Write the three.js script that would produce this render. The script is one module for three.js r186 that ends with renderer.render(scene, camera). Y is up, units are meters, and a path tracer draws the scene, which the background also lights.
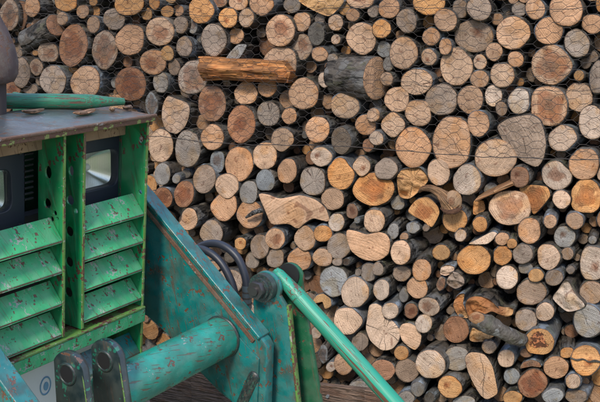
import * as THREE from 'three';
import { mergeGeometries, toCreasedNormals } from 'three/addons/utils/BufferGeometryUtils.js';
import { RoundedBoxGeometry } from 'three/addons/geometries/RoundedBoxGeometry.js';

// ------------------------------------------------------------------ camera, sky, sun, exposure
const scene = new THREE.Scene();
const F_PX = 923, CX = 300, CY = 201, EYE = new THREE.Vector3(0, 2.15, 0), PITCH = Math.atan((201 - 35) / F_PX);
const camera = new THREE.PerspectiveCamera(2 * Math.atan(201 / F_PX) * 180 / Math.PI, 1024 / 686, 0.05, 400);
camera.position.copy(EYE); camera.rotation.x = -PITCH;
const renderer = new THREE.WebGLRenderer({ antialias: true });
renderer.toneMapping = THREE.LinearToneMapping; renderer.toneMappingExposure = 1.34;
renderer.shadowMap.enabled = true;
const SKY_W = 512, SKY_H = 256;
scene.background = skyTexture(); scene.environment = scene.background;
scene.backgroundIntensity = 1; scene.environmentIntensity = 1;
const sun = new THREE.DirectionalLight(new THREE.Color(1, 0.9, 0.76), 2.8);
sun.position.set(-2.4, 8.6, 4.6); sun.target.position.set(0.2, 1, -4);
sun.castShadow = true; sun.shadow.radius = 22;
Object.assign(sun.shadow.camera, { left: -6, right: 6, top: 6, bottom: -6, near: 0.1, far: 30 });
scene.add(sun, sun.target);

// ------------------------------------------------------------------ random numbers and noise
function rng(seed) { let a = seed >>> 0; return () => { a = a + 0x6D2B79F5 | 0; let t = Math.imul(a ^ a >>> 15, 1 | a); t = t + Math.imul(t ^ t >>> 7, 61 | t) ^ t; return ((t ^ t >>> 14) >>> 0) / 4294967296; }; }
function hash(x, y, s) { let h = Math.imul(x, 374761393) + Math.imul(y, 668265263) + Math.imul(s, 974634777) | 0; h = Math.imul(h ^ h >>> 13, 1274126177); return ((h ^ h >>> 16) >>> 0) / 4294967296; }
function noise(x, y, s = 0, per = 0) {                 // value noise 0..1, optionally periodic
  let xi = Math.floor(x), yi = Math.floor(y); const fx = x - xi, fy = y - yi;
  const u = fx * fx * (3 - 2 * fx), v = fy * fy * (3 - 2 * fy);
  let x1 = xi + 1, y1 = yi + 1;
  if (per) { xi = ((xi % per) + per) % per; x1 = ((x1 % per) + per) % per; yi = ((yi % per) + per) % per; y1 = ((y1 % per) + per) % per; }
  const a = hash(xi, yi, s), b = hash(x1, yi, s), c = hash(xi, y1, s), d = hash(x1, y1, s);
  return a + (b - a) * u + (c - a) * v + (a - b - c + d) * u * v;
}
function fbm(x, y, s = 0, oct = 4, per = 0) { let r = 0, a = 0.5, n = 0; for (let i = 0; i < oct; i++) { r += a * noise(x, y, s + i * 17, per); n += a; a *= 0.5; x *= 2; y *= 2; per *= 2; } return r / n; }
function sm(a, b, x) { const t = Math.min(1, Math.max(0, (x - a) / (b - a))); return t * t * (3 - 2 * t); };
function mix(a, b, t) { return a + (b - a) * t; }
function skyTexture() {
  const d = new Float32Array(SKY_W * SKY_H * 4);
  for (let j = 0; j < SKY_H; j++) for (let i = 0; i < SKY_W; i++) {
    const el = (j / (SKY_H - 1) - 0.5) * Math.PI, k = (j * SKY_W + i) * 4, az = i / SKY_W;
    const h = Math.max(0, Math.sin(el)), t = Math.pow(h, 0.55);
    const c = sm(0.5, 0.78, fbm(az * 8, h * 5, 5, 4, 8)) * 0.5 * (0.3 + 0.7 * h);
    let r = mix(0.86, 0.4, t), g = mix(0.84, 0.62, t), b = mix(0.86, 1.12, t);
    r = mix(r, 1.15, c); g = mix(g, 1.17, c); b = mix(b, 1.22, c);
    if (el < 0) { r = 0.24; g = 0.22; b = 0.18; }
    d[k] = r; d[k + 1] = g; d[k + 2] = b; d[k + 3] = 1;
  }
  const t = new THREE.DataTexture(d, SKY_W, SKY_H, THREE.RGBAFormat, THREE.FloatType);
  t.mapping = THREE.EquirectangularReflectionMapping; t.magFilter = t.minFilter = THREE.LinearFilter; t.needsUpdate = true;
  return t;
}
function tex(n, fn, srgb, repeat) {                    // fn(x, y in 0..1) -> [r, g, b] linear 0..1
  const d = new Uint8Array(n * n * 4);
  for (let j = 0; j < n; j++) for (let i = 0; i < n; i++) {
    const c = fn((i + 0.5) / n, (j + 0.5) / n), k = (j * n + i) * 4;
    for (let q = 0; q < 3; q++) { let v = Math.min(1, Math.max(0, c[q])); if (srgb) v = v <= 0.0031308 ? v * 12.92 : 1.055 * Math.pow(v, 1 / 2.4) - 0.055; d[k + q] = Math.round(v * 255); }
    d[k + 3] = 255;
  }
  const t = new THREE.DataTexture(d, n, n, THREE.RGBAFormat);
  t.magFilter = THREE.LinearFilter; t.minFilter = THREE.LinearMipmapLinearFilter; t.generateMipmaps = true;
  if (srgb) t.colorSpace = THREE.SRGBColorSpace;
  if (repeat) t.wrapS = t.wrapT = THREE.RepeatWrapping;
  t.needsUpdate = true; return t;
}
function texPair(n, fn, repeat) {                      // fn -> [r, g, b, height]
  const h = new Float32Array(n * n);
  const map = tex(n, (x, y) => { const c = fn(x, y); h[Math.floor(y * n) * n + Math.floor(x * n)] = c[3]; return c; }, true, repeat);
  const bump = tex(n, (x, y) => { const v = h[Math.floor(y * n) * n + Math.floor(x * n)]; return [v, v, v]; }, false, repeat);
  return [map, bump];
}

// ------------------------------------------------------------------ scene objects: naming helpers
const used = new Map();
function numbered(name) { const n = used.get(name) || 0; used.set(name, n + 1); return n ? name + '_' + String(n).padStart(3, '0') : name; }
function shade(o) { o.traverse(m => { if (m.isMesh) { m.castShadow = m.receiveShadow = true; } }); return o; }
function thing(name, label, category, group) { const o = new THREE.Group(); o.name = numbered(name); o.userData = { label, category }; if (group) o.userData.group = group; scene.add(o); return o; }
function part(name, geo, mat, parent, label) { const m = new THREE.Mesh(geo, mat); m.name = name; m.castShadow = m.receiveShadow = true; if (label) m.userData.label = label; parent.add(m); return m; }
function structure(name, geo, mat, label) { const m = new THREE.Mesh(geo, mat); m.name = name; m.castShadow = m.receiveShadow = true; m.userData = { kind: 'structure', label }; scene.add(m); return m; }

// ------------------------------------------------------------------ the wall plane of the woodpile
const rayDir = (x, y) => new THREE.Vector3(x - CX, CY - y, -F_PX).normalize().applyAxisAngle(new THREE.Vector3(1, 0, 0), -PITCH);
const YAW = 25 * Math.PI / 180;
const WN = new THREE.Vector3(Math.sin(YAW), 0, -Math.cos(YAW)), WU = new THREE.Vector3(Math.cos(YAW), 0, Math.sin(YAW)), UP = new THREE.Vector3(0, 1, 0);
const WC = rayDir(300, 201).multiplyScalar(4.8).add(EYE);
const WROT = new THREE.Quaternion().setFromRotationMatrix(new THREE.Matrix4().makeBasis(WU, UP, WN.clone().negate()));
function onWall(x, y, p = 0) { const r = rayDir(x, y), t = (WN.dot(WC) - WN.dot(EYE) - p) / WN.dot(r); const q = r.multiplyScalar(t).add(EYE).sub(WC); return [WU.dot(q), q.y]; }   // a pixel on the plane p metres in front of the pile
const wallPoint = (u, v, p) => WC.clone().addScaledVector(WU, u).addScaledVector(UP, v).addScaledVector(WN, -p);

// ------------------------------------------------------------------ wood and bark materials
const FACE_N = 288;
function faceMaterial(seed, o = {}) {
  const R = rng(seed), px = (R() - 0.5) * 0.3, py = (R() - 0.5) * 0.3, nr = 9 + R() * 9, sa = R() * Math.PI, sf = 26 + R() * 22;
  const cracks = []; for (let i = 0; i < (o.cracks || 0); i++) cracks.push([R() * 6.283, 0.3 + R() * 0.6, 0.005 + R() * 0.008, (R() - 0.5) * 0.3, R() < 0.35 ? 0.3 : 0]);
  if (o.cross) { const a = R() * 3, e = 0.2; cracks.push([a, 1.2, 0.01, 0.1, 0], [a + 3.1416 + e, 1.1, 0.008, -0.1, 0]); }
  const hr = o.heart || 0, dirt = o.dirt ?? 0.3, ringC = o.ring ?? 0.1;
  const [map, bump] = texPair(FACE_N, (ux, uy) => {
    const x = ux * 2 - 1, y = uy * 2 - 1, dx = x - px * (1 - Math.hypot(x, y)), dy = y - py * (1 - Math.hypot(x, y)), a = Math.atan2(dy, dx);
    const w = fbm(x * 2.2 + 9, y * 2.2 + 9, seed, 3) - 0.5, fine = fbm(x * 22, y * 22, seed + 5, 3) - 0.5, r = Math.hypot(dx, dy) * (1 + 0.2 * w);
    const rr = r * nr + noise(r * 13, 3, seed) * 1.1, ring = Math.pow(0.5 + 0.5 * Math.sin(rr * 6.283), 2);
    const saw = (x * Math.cos(sa) + y * Math.sin(sa)) + 0.12 * (x * Math.sin(sa) - y * Math.cos(sa)) ** 2;
    const kerf = noise(saw * sf, 0.5, seed + 2) - 0.5, kerf2 = noise(saw * sf * 0.3, (x - y) * 0.6, seed + 3) - 0.5;
    const ray = noise(a * 16, r * 2, seed + 8) - 0.5;
    const torn = sm(0.55, 0.75, fbm(x * 3 + 70, y * 3, seed + 44, 3)) * (fbm(saw * sf * 0.8, (x * Math.sin(sa) - y * Math.cos(sa)) * 5, seed + 45, 2) - 0.5);
    let v = 0.9 - ringC * 0.75 * ring + 0.34 * fine + 0.12 * kerf + 0.2 * kerf2 + 0.35 * torn + 0.1 * ray * sm(0.15, 0.6, r), R_ = v, G_ = v * (1 - 0.05 * ring), B_ = v * (1 - 0.1 * ring);
    if (hr) { const rw = r + w * 0.75 + (fine - 0) * 0.08, k = sm(hr + 0.12, hr - 0.16, rw) * (0.7 + 0.5 * fbm(x * 3 + 5, y * 3, seed + 70, 3) - 0.1), e = Math.exp(-(((rw - hr) / 0.07) ** 2)) * 0.16; R_ *= mix(1, 0.62, k) * (1 - e); G_ *= mix(1, 0.44, k) * (1 - e * 1.2); B_ *= mix(1, 0.36, k) * (1 - e * 1.3); }
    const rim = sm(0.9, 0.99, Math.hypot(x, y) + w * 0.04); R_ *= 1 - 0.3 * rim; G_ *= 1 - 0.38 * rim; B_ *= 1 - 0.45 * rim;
    const g = sm(0.46, 0.72, fbm(x * 1.7 + 4, y * 1.7, seed + 30, 4)) * dirt, lum = (R_ + G_ + B_) / 3 * 0.72;
    R_ = mix(R_, lum, g); G_ = mix(G_, lum * 0.97, g); B_ = mix(B_, lum * 0.93, g);
    const orange = sm(0.56, 0.75, fbm(x * 1.3 + 40, y * 1.3 + 7, seed + 60, 3)) * 0.8; G_ *= 1 - 0.14 * orange; B_ *= 1 - 0.34 * orange;
    let h = 0.5 + 0.35 * kerf + 0.3 * fine + 0.45 * torn - 0.12 * ring;
    for (const [ca, len, wd, bend, from] of cracks) {
      let da = a - ca - bend * r + (noise(r * 9, ca * 5, seed) - 0.5) * 0.12; da = Math.atan2(Math.sin(da), Math.cos(da));
      const d = Math.abs(da) * r, wr = wd * (o.outer ? sm(0, 0.6, r) : sm(len, len * 0.3, r) * sm(from - 0.02, from + 0.15, r)), on = Math.abs(da) < 1.2 && wr > 0.001 ? sm(wr * 1.6, wr * 0.5, d) : 0;
      const m = 1 - 0.7 * on; R_ *= m; G_ *= m; B_ *= m; h -= 0.5 * on;
    }
    if (o.rot) { const k = sm(0.62, 0.5, r + w * 1.3), m = fbm(x * 7 + 3, y * 7 + 3, seed + 80, 4), q = 0.25 + 1.1 * sm(0.42, 0.62, m); R_ = mix(R_, 0.62 * q, k); G_ = mix(G_, 0.42 * q, k); B_ = mix(B_, 0.4 * q, k); h = mix(h, h - 1.2 * (1 - q), k); }
    if (r < 0.035) { R_ *= 0.6; G_ *= 0.5; B_ *= 0.45; }
    const spot = sm(0.86, 0.93, noise(x * 5 + 20, y * 5, seed + 90)); R_ *= 1 - 0.4 * spot; G_ *= 1 - 0.48 * spot; B_ *= 1 - 0.5 * spot;
    return [R_, G_, B_, h];
  });
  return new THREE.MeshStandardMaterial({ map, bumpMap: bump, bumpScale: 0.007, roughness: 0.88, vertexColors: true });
}
const FACES = {
  n: [faceMaterial(1), faceMaterial(2, { dirt: 0.5 }), faceMaterial(3, { ring: 0.14 }), faceMaterial(4, { cracks: 1, dirt: 0.4 }), faceMaterial(5, { dirt: 0.7, ring: 0.04 }), faceMaterial(6, { ring: 0.08, heart: 0.3 }), faceMaterial(7, { ring: 0.05, dirt: 0.2 }), faceMaterial(8, { ring: 0.12, dirt: 0.8 })],
  h: [faceMaterial(11, { heart: 0.5, ring: 0.12 }), faceMaterial(12, { heart: 0.4, dirt: 0.5 }), faceMaterial(13, { heart: 0.62, dirt: 0.7, ring: 0.15 })],
  x: [faceMaterial(41, { rot: true })],
  m: [faceMaterial(51, { ring: 0.02, dirt: 0.08 }), faceMaterial(52, { ring: 0.03, dirt: 0.2 })],
  k: [faceMaterial(21, { cracks: 3 }), faceMaterial(22, { cross: true, dirt: 0.5 }), faceMaterial(23, { cracks: 11, outer: true, ring: 0.12 }), faceMaterial(24, { cross: true, cracks: 2, ring: 0.06 })],
  r: [faceMaterial(31, { dirt: 1, ring: 0.16, cracks: 1, heart: 0.45 }), faceMaterial(32, { dirt: 0.9, heart: 0.75, cracks: 2 }), faceMaterial(33, { dirt: 1, ring: 0.08 })],
};
function barkMaterial(seed, smooth) {
  const [map, bump] = texPair(512, (x, y) => {
    const f = fbm(x * 10, y * 3, seed, 4, 0 || 0), per = 8;
    const fis = Math.abs(fbm(x * 8, y * 2, seed, 4, per) - 0.5) * 2, flake = fbm(x * 32, y * 16, seed + 4, 3, 32), blotch = fbm(x * 4, y * 4, seed + 9, 4, 4), lich = sm(0.56, 0.7, fbm(x * 8 + 2, y * 8, seed + 19, 4, 8));
    let v = smooth ? 0.62 + 0.6 * (blotch - 0.5) + 0.5 * (flake - 0.5) : 0.16 + 0.7 * sm(0.02, 0.3, fis) + 0.7 * (flake - 0.5) + 0.4 * (blotch - 0.5);
    let r = v * 1.0, g = v * 0.93, b = v * 0.84;
    const moss = sm(0.58, 0.72, fbm(x * 6 + 5, y * 6 + 1, seed + 29, 4, 6)) * (smooth ? 0.3 : 0.55), lk = lich * 0.8; r = mix(r, v * 0.75, moss); g = mix(g, v * 0.95, moss); b = mix(b, v * 0.45, moss); r = mix(r, 1.3, lk); g = mix(g, 1.42, lk); b = mix(b, 1.5, lk);
    r *= 0.66; g *= 0.66; b *= 0.66;
    return [r, g, b, smooth ? 0.5 + 0.4 * (flake - 0.5) : 0.2 + 0.6 * sm(0, 0.35, fis) + 0.3 * (flake - 0.5)];
  }, true);
  return new THREE.MeshStandardMaterial({ map, bumpMap: bump, bumpScale: 0.014, roughness: 0.75, vertexColors: true });
}
const BARKS = [barkMaterial(41, false), barkMaterial(42, true), barkMaterial(43, false)];
const TONES = {
  t: [0.61, 0.38, 0.235], o: [0.7, 0.375, 0.155], p: [0.7, 0.515, 0.38], g: [0.4, 0.305, 0.235], b: [0.36, 0.19, 0.11], d: [0.17, 0.14, 0.11], s: [0.34, 0.335, 0.325],
};
const TONE_WORDS = { t: 'tan', o: 'orange-tan', p: 'pale', g: 'dull grey-brown', b: 'brown', d: 'dark', s: 'grey' };

// ------------------------------------------------------------------ log geometry: a cut face and a bark mantle behind it
function facePart(outline, pith, seed, tint, planar, turn = 0, broken = 0) {
  const R = rng(seed * 7 + 3), M = outline.length, S = broken ? [1, 0.95, 0.85, 0.75, 0.65, 0.55, 0.45, 0.35, 0.25, 0.12] : [1, 0.965, 0.8, 0.6, 0.4, 0.2], pos = [], uv = [], col = [], idx = [];
  const rmax = Math.max(...outline.map(q => Math.hypot(q[0] - pith[0], q[1] - pith[1])));
  const slope = [(R() - 0.5) * 0.12, (R() - 0.5) * 0.12];
  const put = (x, y, s, a) => {
    const e = s === 1 ? -0.004 : 0;
    pos.push(x, y, e + x * slope[0] + y * slope[1] + (s < 1 ? (noise(x * 30 + 50, y * 30 + 50, seed) - 0.5) * 0.005 : 0) + (broken && s < 1 ? broken * ((fbm(x * 26 + 50, y * 26 + 50, seed, 3) - 0.5) * 0.05 - 0.35 * Math.abs(y + 0.3 * x)) : 0));
    if (planar) { const c = Math.cos(turn), n = Math.sin(turn), dx = (x - pith[0]) / rmax * 0.95, dy = (y - pith[1]) / rmax * 0.95; uv.push(0.5 + 0.5 * (dx * c - dy * n), 0.5 + 0.5 * (dx * n + dy * c)); }
    else uv.push(0.5 + 0.495 * s * Math.cos(a + turn), 0.5 + 0.495 * s * Math.sin(a + turn));
    const k = 0.86 + 0.34 * (fbm(x * 14 + 30, y * 14 + 30, seed, 3) - 0.5) * 1.6;
    col.push(tint[0] * k, tint[1] * k, tint[2] * k);
  };
  for (const s of S) for (let i = 0; i < M; i++) { const q = outline[i]; put(pith[0] + (q[0] - pith[0]) * s, pith[1] + (q[1] - pith[1]) * s, s, i / M * 6.283185); }
  put(pith[0], pith[1], 0, 0);
  for (let k = 0; k < S.length - 1; k++) for (let i = 0; i < M; i++) { const a = k * M + i, b = k * M + (i + 1) % M, c = a + M, d = b + M; idx.push(a, b, c, b, d, c); }
  const last = S.length * M; for (let i = 0; i < M; i++) idx.push((S.length - 1) * M + i, (S.length - 1) * M + (i + 1) % M, last);
  return geo(pos, uv, col, idx);
}
function barkPart(outline, len, seed, tint, knobby = 1) {
  const M = outline.length, Z = [0, -0.012, -0.05, -0.1, -0.17, -0.25, -len], pos = [], uv = [], col = [], idx = [];
  let per = 0; const arc = [0]; for (let i = 0; i < M; i++) { const a = outline[i], b = outline[(i + 1) % M]; per += Math.hypot(a[0] - b[0], a[1] - b[1]); arc.push(per); }
  const rep = Math.max(1, Math.round(per / 0.35)), off = hash(seed, 3, 1);
  for (let k = 0; k < Z.length; k++) for (let i = 0; i <= M; i++) {
    const q = outline[i % M], r = Math.hypot(...q), a = i / M * 6.283;
    const n = k ? (0.0035 + 0.005 * (noise(Math.cos(a) * 3 + 7, Z[k] * 22 + Math.sin(a) * 3 + 60, seed) - 0.35)) * knobby : 0.0006;
    const f = 1 + n / r + (k > 1 ? -Z[k] * 0.03 : 0);
    pos.push(q[0] * f, q[1] * f, Z[k] - (k ? 0 : 0.004)); uv.push(arc[i] / per * rep + off, Z[k] / 0.35 + off);
    const c = 0.8 + 0.5 * (noise(a * 2, Z[k] * 9 + 40, seed) - 0.3); col.push(tint[0] * c, tint[1] * c, tint[2] * c);
  }
  for (let k = 0; k < Z.length - 1; k++) for (let i = 0; i < M; i++) { const a = k * (M + 1) + i, b = a + 1, c = a + M + 1, d = c + 1; idx.push(a, c, b, b, c, d); }
  return geo(pos, uv, col, idx);
}
function geo(pos, uv, col, idx) {
  const g = new THREE.BufferGeometry(); g.setAttribute('position', new THREE.Float32BufferAttribute(pos, 3)); g.setAttribute('uv', new THREE.Float32BufferAttribute(uv, 2));
  if (col) g.setAttribute('color', new THREE.Float32BufferAttribute(col, 3)); g.setIndex(idx); g.computeVertexNormals(); return g;
}
function resample(poly, n) {                            // closed smooth outline through hand-measured corners
  const c = new THREE.CatmullRomCurve3(poly.map(q => new THREE.Vector3(q[0], q[1], 0)), true, 'catmullrom', 0.35);
  return c.getSpacedPoints(n).slice(0, n).map(v => [v.x, v.y]);
}
const area = o => o.reduce((s, q, i) => { const w = o[(i + 1) % o.length]; return s + q[0] * w[1] - w[0] * q[1]; }, 0) / 2;

const LOGS = [];                                        // everything that has been placed, for labels and for filling the gaps
let logSeed = 100;
const BARK_TINTS = [[0.15, 0.135, 0.122], [0.21, 0.19, 0.17], [0.115, 0.1, 0.088], [0.26, 0.285, 0.325]];
function buildLog(px, py, outlinePx, tone, prot, o) {
  const seed = logSeed++, R = rng(seed * 31 + 5), p = (prot > 2 ? 2 + (prot - 2) * 0.45 : prot) / 100 + (R() - 0.5) * 0.012;
  const [cu, cv] = onWall(px, py, p), raw = outlinePx.map(([x, y]) => { const [u, v] = onWall(x, y, p); return [u - cu, v - cv]; });
  if (area(raw) < 0) raw.reverse();
  const key = tone[0], variant = o.split && tone[1] === 'n' ? 'm' : tone[1] || (R() < 0.7 ? 'n' : R() < 0.5 ? 'k' : key === 'b' ? 'h' : 'n');
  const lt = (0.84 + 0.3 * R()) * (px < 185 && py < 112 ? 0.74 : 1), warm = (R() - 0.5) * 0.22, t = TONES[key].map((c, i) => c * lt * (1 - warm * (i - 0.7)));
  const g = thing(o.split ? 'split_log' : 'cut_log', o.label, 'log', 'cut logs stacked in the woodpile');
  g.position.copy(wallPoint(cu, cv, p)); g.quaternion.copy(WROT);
  const wob = prot > 7 ? 0.24 : 0.14; g.rotateX((R() - 0.5) * wob); g.rotateY((R() - 0.5) * wob);
  const pith = o.pith ? (() => { const [u, v] = onWall(o.pith[0], o.pith[1], p); return [u - cu, v - cv]; })() : o.split ? [0, 0] : [(R() - 0.5) * 0.012, (R() - 0.5) * 0.012];
  const mats = FACES[variant];
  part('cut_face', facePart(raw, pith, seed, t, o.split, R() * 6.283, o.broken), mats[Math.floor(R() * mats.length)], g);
  const bt = o.bark ?? Math.floor(R() * 4), bk = BARK_TINTS[bt];
  const sideMat = o.sideFace ? FACES.r[0] : BARKS[bt === 3 ? 1 : bt === 1 ? 2 : 0];
  part('bark', barkPart(raw, o.len || 0.42, seed, o.sideTint || bk, o.split ? 0.8 : 1), sideMat, g);
  let r = 0; for (const q of raw) r += Math.hypot(q[0], q[1]) / raw.length;
  const e = { g, px, py, u: cu, v: cv, r, raw, key, prot: p, rpx: o.rpx, o }; LOGS.push(e); return e;
}
function L(x, y, rx, ry, tone, prot, o = {}) {
  const s = logSeed, R = rng(s * 13 + 1), M = rx > 11 ? 40 : rx > 6 ? 28 : 20, pts = [], amp = 0.05 + R() * 0.08, ph = R() * 6.28, k2 = R() * 0.03;
  if (prot === undefined) prot = (R() - 0.5) * 5;
  for (let i = 0; i < M; i++) { const a = i / M * 6.283185, f = 1 + amp * 2 * (noise(Math.cos(a) * 1.5 + 8, Math.sin(a) * 1.5 + 8, s) - 0.5) + k2 * Math.cos(2 * a + ph) + 0.035 * (noise(Math.cos(a) * 5 + 20, Math.sin(a) * 5 + 20, s) - 0.5); pts.push([x + rx * f * Math.cos(a), y + ry * f * Math.sin(a)]); }
  o.rpx = Math.sqrt(rx * ry); return buildLog(x, y, pts, tone, prot, o);
}
function P(poly, tone, prot, o = {}) {                  // split or odd-shaped pieces from their measured outline
  const pts = resample(poly, 56); let x = 0, y = 0; for (const q of pts) { x += q[0] / pts.length; y += q[1] / pts.length; }
  o.split = true; o.rpx = Math.sqrt(Math.abs(area(pts)) / Math.PI); return buildLog(x, y, pts, tone, prot, o);
}
// ------------------------------------------------------------------ the logs: face centre and half-axes as measured, tone + face kind, centimetres it stands proud
// top rows, from the tractor towards the middle
L(9, 15, 10, 15, 'gr', -2); L(21, 15, 6, 15, 'bn', -6); L(32, 7, 8, 10, 'tn', 1); L(65.5, 1, 12, 10, 'on', 2); L(82.5, 11.5, 6.3, 7, 'tn'); L(95, 11, 5, 6.5, 'on'); L(93, 2, 4, 4, 'on');
L(129, 3.5, 14.5, 12.5, 'on', 3, { n: 'large bright orange log at the top', l: 'large bright orange round log end cut off by the top of the picture' });
L(146.5, 14, 5.5, 6.5, 'on'); L(62, 19, 5.5, 6.5, 'tn'); L(52.5, 28, 6, 7, 'tn'); L(48, 52, 9.5, 10.5, 'gr', 0); L(35, 53, 3, 2.8, 'on', 0); L(36, 67.5, 6.3, 8.5, 'gr', 0); L(21, 72, 9.5, 15.5, 'gr', 0); L(11, 89, 10, 7, 'br', -2); L(30, 89, 7, 5.5, 'gn', -3);
L(73, 45, 14.5, 21.5, 'bh', 2, { n: 'tall brown oval log', l: 'tall brown oval log end with a darker core behind the wire netting' });
L(104.5, 50, 13.5, 19, 'gr', 1, { n: 'tall grey-brown oval log', l: 'tall grey-brown oval log end next to the tall brown oval log' });
L(93, 24.5, 6.5, 8.5, 'tn'); L(114, 19.5, 11, 11, 'gn', 1); L(130, 39, 13.3, 16, 'tk', 3); L(52, 80, 14.3, 15.7, 'gk', 1, { n: 'pale netted log above the hood', l: 'pale grey log end with a clear honeycomb of netting just above the green tube' }); L(85, 82, 15, 16.5, 'tn', 2);
L(130.5, 84, 15, 17, 'bh', 2, { n: 'dark-hearted log by the hood corner', l: 'round log end with a dark brown heart right above the hood corner' });
L(154, 3, 5.5, 7, 'on'); L(167, 11.5, 6.5, 6, 'on'); L(178, 10.5, 5, 6, 'tn'); L(201, 10, 13, 14, 'on', 2); L(171, 0, 5, 3, 'on'); L(219, 1.5, 8, 6, 'tr'); L(238, 2.5, 10, 8, 'tn', 1); L(261, 4, 12.3, 11.5, 'tn', 4); L(292, 4.5, 9.3, 8.3, 'gn');
L(228, 18, 9.2, 10, 'on', 3); L(246, 18, 8, 9.7, 'tn', 2); L(159.5, 31.5, 14, 14.4, 'tr', 2); L(180.5, 25, 7, 8.5, 'gn', 0); L(193, 26, 5, 8, 'sr', -3, { bark: 3 }); L(184, 46.5, 8.7, 10.5, 'gn', 1); L(167, 53.5, 6.8, 7.8, 'on'); L(213.5, 40, 13.3, 16.3, 'gr', 1); L(236, 36, 7.6, 8.3, 'tk');
L(280, 30.5, 14.5, 16.3, 'tr', 3); L(301.5, 22, 9.5, 9.7, 'tn', 1); L(153, 62.5, 13.5, 12.7, 'tr', 2); L(174, 67, 6, 8.5, 'gn'); L(193, 77, 14.5, 18, 'gr', 1); L(160.5, 82.5, 7.5, 10.8, 'sn', 0);
P([[225, 60], [236, 45.5], [246, 45], [242, 54], [237, 60]], 'sn', 2, { n: 'grey triangular split', l: 'small grey triangular split piece resting on the orange split timber' });
L(280, 64, 17, 16.5, 'tr', 1); L(302.5, 46.5, 10, 13, 'gr', -1); L(246, 93, 11, 11.5, 'tn', 1); L(267, 88, 9.3, 9, 'tn', 0); L(303, 93.5, 15, 15.5, 'tn', 3, { bark: 1 });
P([[298, 0], [320, -6], [344, 0], [335, 12], [327, 16], [313, 10.5]], 'on', 4, { broken: 0.5, n: 'big orange split at the top edge', l: 'big bright orange split log with a flat slanting underside at the top edge' });
L(344.5, 9, 6, 6.5, 'on', 0); L(352.5, 15, 6.7, 6.5, 'tn', 2); L(360, 0, 14, 8.5, 'tr', 1); L(373, 11.5, 5.5, 6, 'gn', 0); L(389, 8, 10.8, 10.5, 'tn', 3); L(406, 21, 10.5, 12, 'gn', 2); L(429, 3, 16, 12, 'on', 3, { n: 'wide orange log at the top edge', l: 'wide light orange log end cut by the top edge, darkish bark under it' }); L(445.5, 20, 11.7, 11, 'tn', 3);
L(335, 23, 7.3, 7.8, 'tk', 4); L(319.5, 19, 5.5, 6, 'gn', -1); L(316, 34, 8.5, 11.5, 'dn', 3, { bark: 0 }); L(335.5, 39.5, 4.7, 5, 'pn', 5); L(361.5, 38.5, 14.5, 16.3, 'tn', 3, { n: 'large tan netted log right above the askew log', l: 'large tan log end under wire netting, above the log that lies askew' }); L(381.5, 29, 9.5, 9.5, 'ok', 5, { n: 'bright yellow-orange netted log', l: 'bright yellow-orange round log end crossed by netting at the top' }); L(383.5, 49, 8, 8.7, 'sn', -1); L(388.5, 63.5, 6, 8, 'sn', -1); L(404, 53, 14, 15.8, 'tn', 2);
L(431, 37, 9, 9, 'tn', 1); L(445.5, 46.5, 6.3, 8.3, 'tn', 2); L(429, 57.5, 7.8, 8.3, 'tn', 1); L(457, 66.5, 16, 18.5, 'tr', 0); L(319.5, 54, 8, 7.5, 'tn', 2); L(332, 58.5, 5.7, 4.7, 'gn', 1); L(330, 67, 5.5, 4.7, 'bn', -1); L(324, 80, 6.5, 7.7, 'pn', 2); L(386.5, 79, 6.3, 6.8, 'tn', 4);
L(416.5, 82, 16.5, 13, 'tk', 1, { n: 'wide tan oval log', l: 'wide tan oval log end with a jagged crack, behind the netting' }); L(397, 99.5, 12.5, 13, 'tn', 1); L(345, 106, 14, 13, 'tn', 2); L(441, 99.5, 16, 16, 'gn', 1);
// top rows, towards the open end
L(460, 9, 7.5, 9.5, 'gn', 0); L(479, 8, 12.5, 12.8, 'gn', 2); L(519, 9.5, 7, 7, 'gn', 0); L(535, 9, 9.7, 10.5, 'tn', 2); L(524, 0, 5, 3, 'tn', 1);
L(566, 9, 17, 17, 'tn', 4, { n: 'large light tan log at the top', l: 'large clean light tan round log end near the top, touching a cracked one' }); L(592, 24, 11, 10, 'tk', 1); L(600, 4, 4, 8, 'on', 0);
L(474, 36, 19, 16.5, 'gn', -3, { n: 'large dark grey log', l: 'large dark grey log end with an orange smear on its upper rim' }); L(513, 33, 17.5, 16.5, 'tn', 3, { n: 'large tan log with netting', l: 'large tan log end crossed by clear netting, beside the large dark grey log' }); L(549, 30.5, 13.7, 13.7, 'tk', 3); L(577, 44, 13.3, 13.6, 'gn', 2); L(494, 52, 8.3, 9.3, 'tn', 3); L(480, 62, 6.7, 7.7, 'pn', 1); L(479.5, 79, 8.8, 9, 'tn', 1); L(515.5, 59.5, 7.8, 8, 'tn', 2); L(502, 75.5, 12, 12.5, 'tn', 2);
L(550.5, 66, 20, 20.5, 'tr', 2, { n: 'biggest round log under the netting', l: 'biggest round log end under the netting, pinkish brown with pale bark rim', bark: 3 }); L(579, 75.5, 5.2, 5.3, 'on', 4); L(598, 77.5, 9, 16, 'gn', 2); L(493.5, 96, 9, 10.5, 'pn', 1); L(518.5, 101, 11, 13.3, 'pn', 2); L(470, 99.5, 13, 14.3, 'tn', 1); L(549, 106, 19, 19, 'tr', 2); L(579, 97, 13.3, 14.3, 'tn', 1); L(501.5, 109, 6, 7.3, 'gn', 1);
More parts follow.
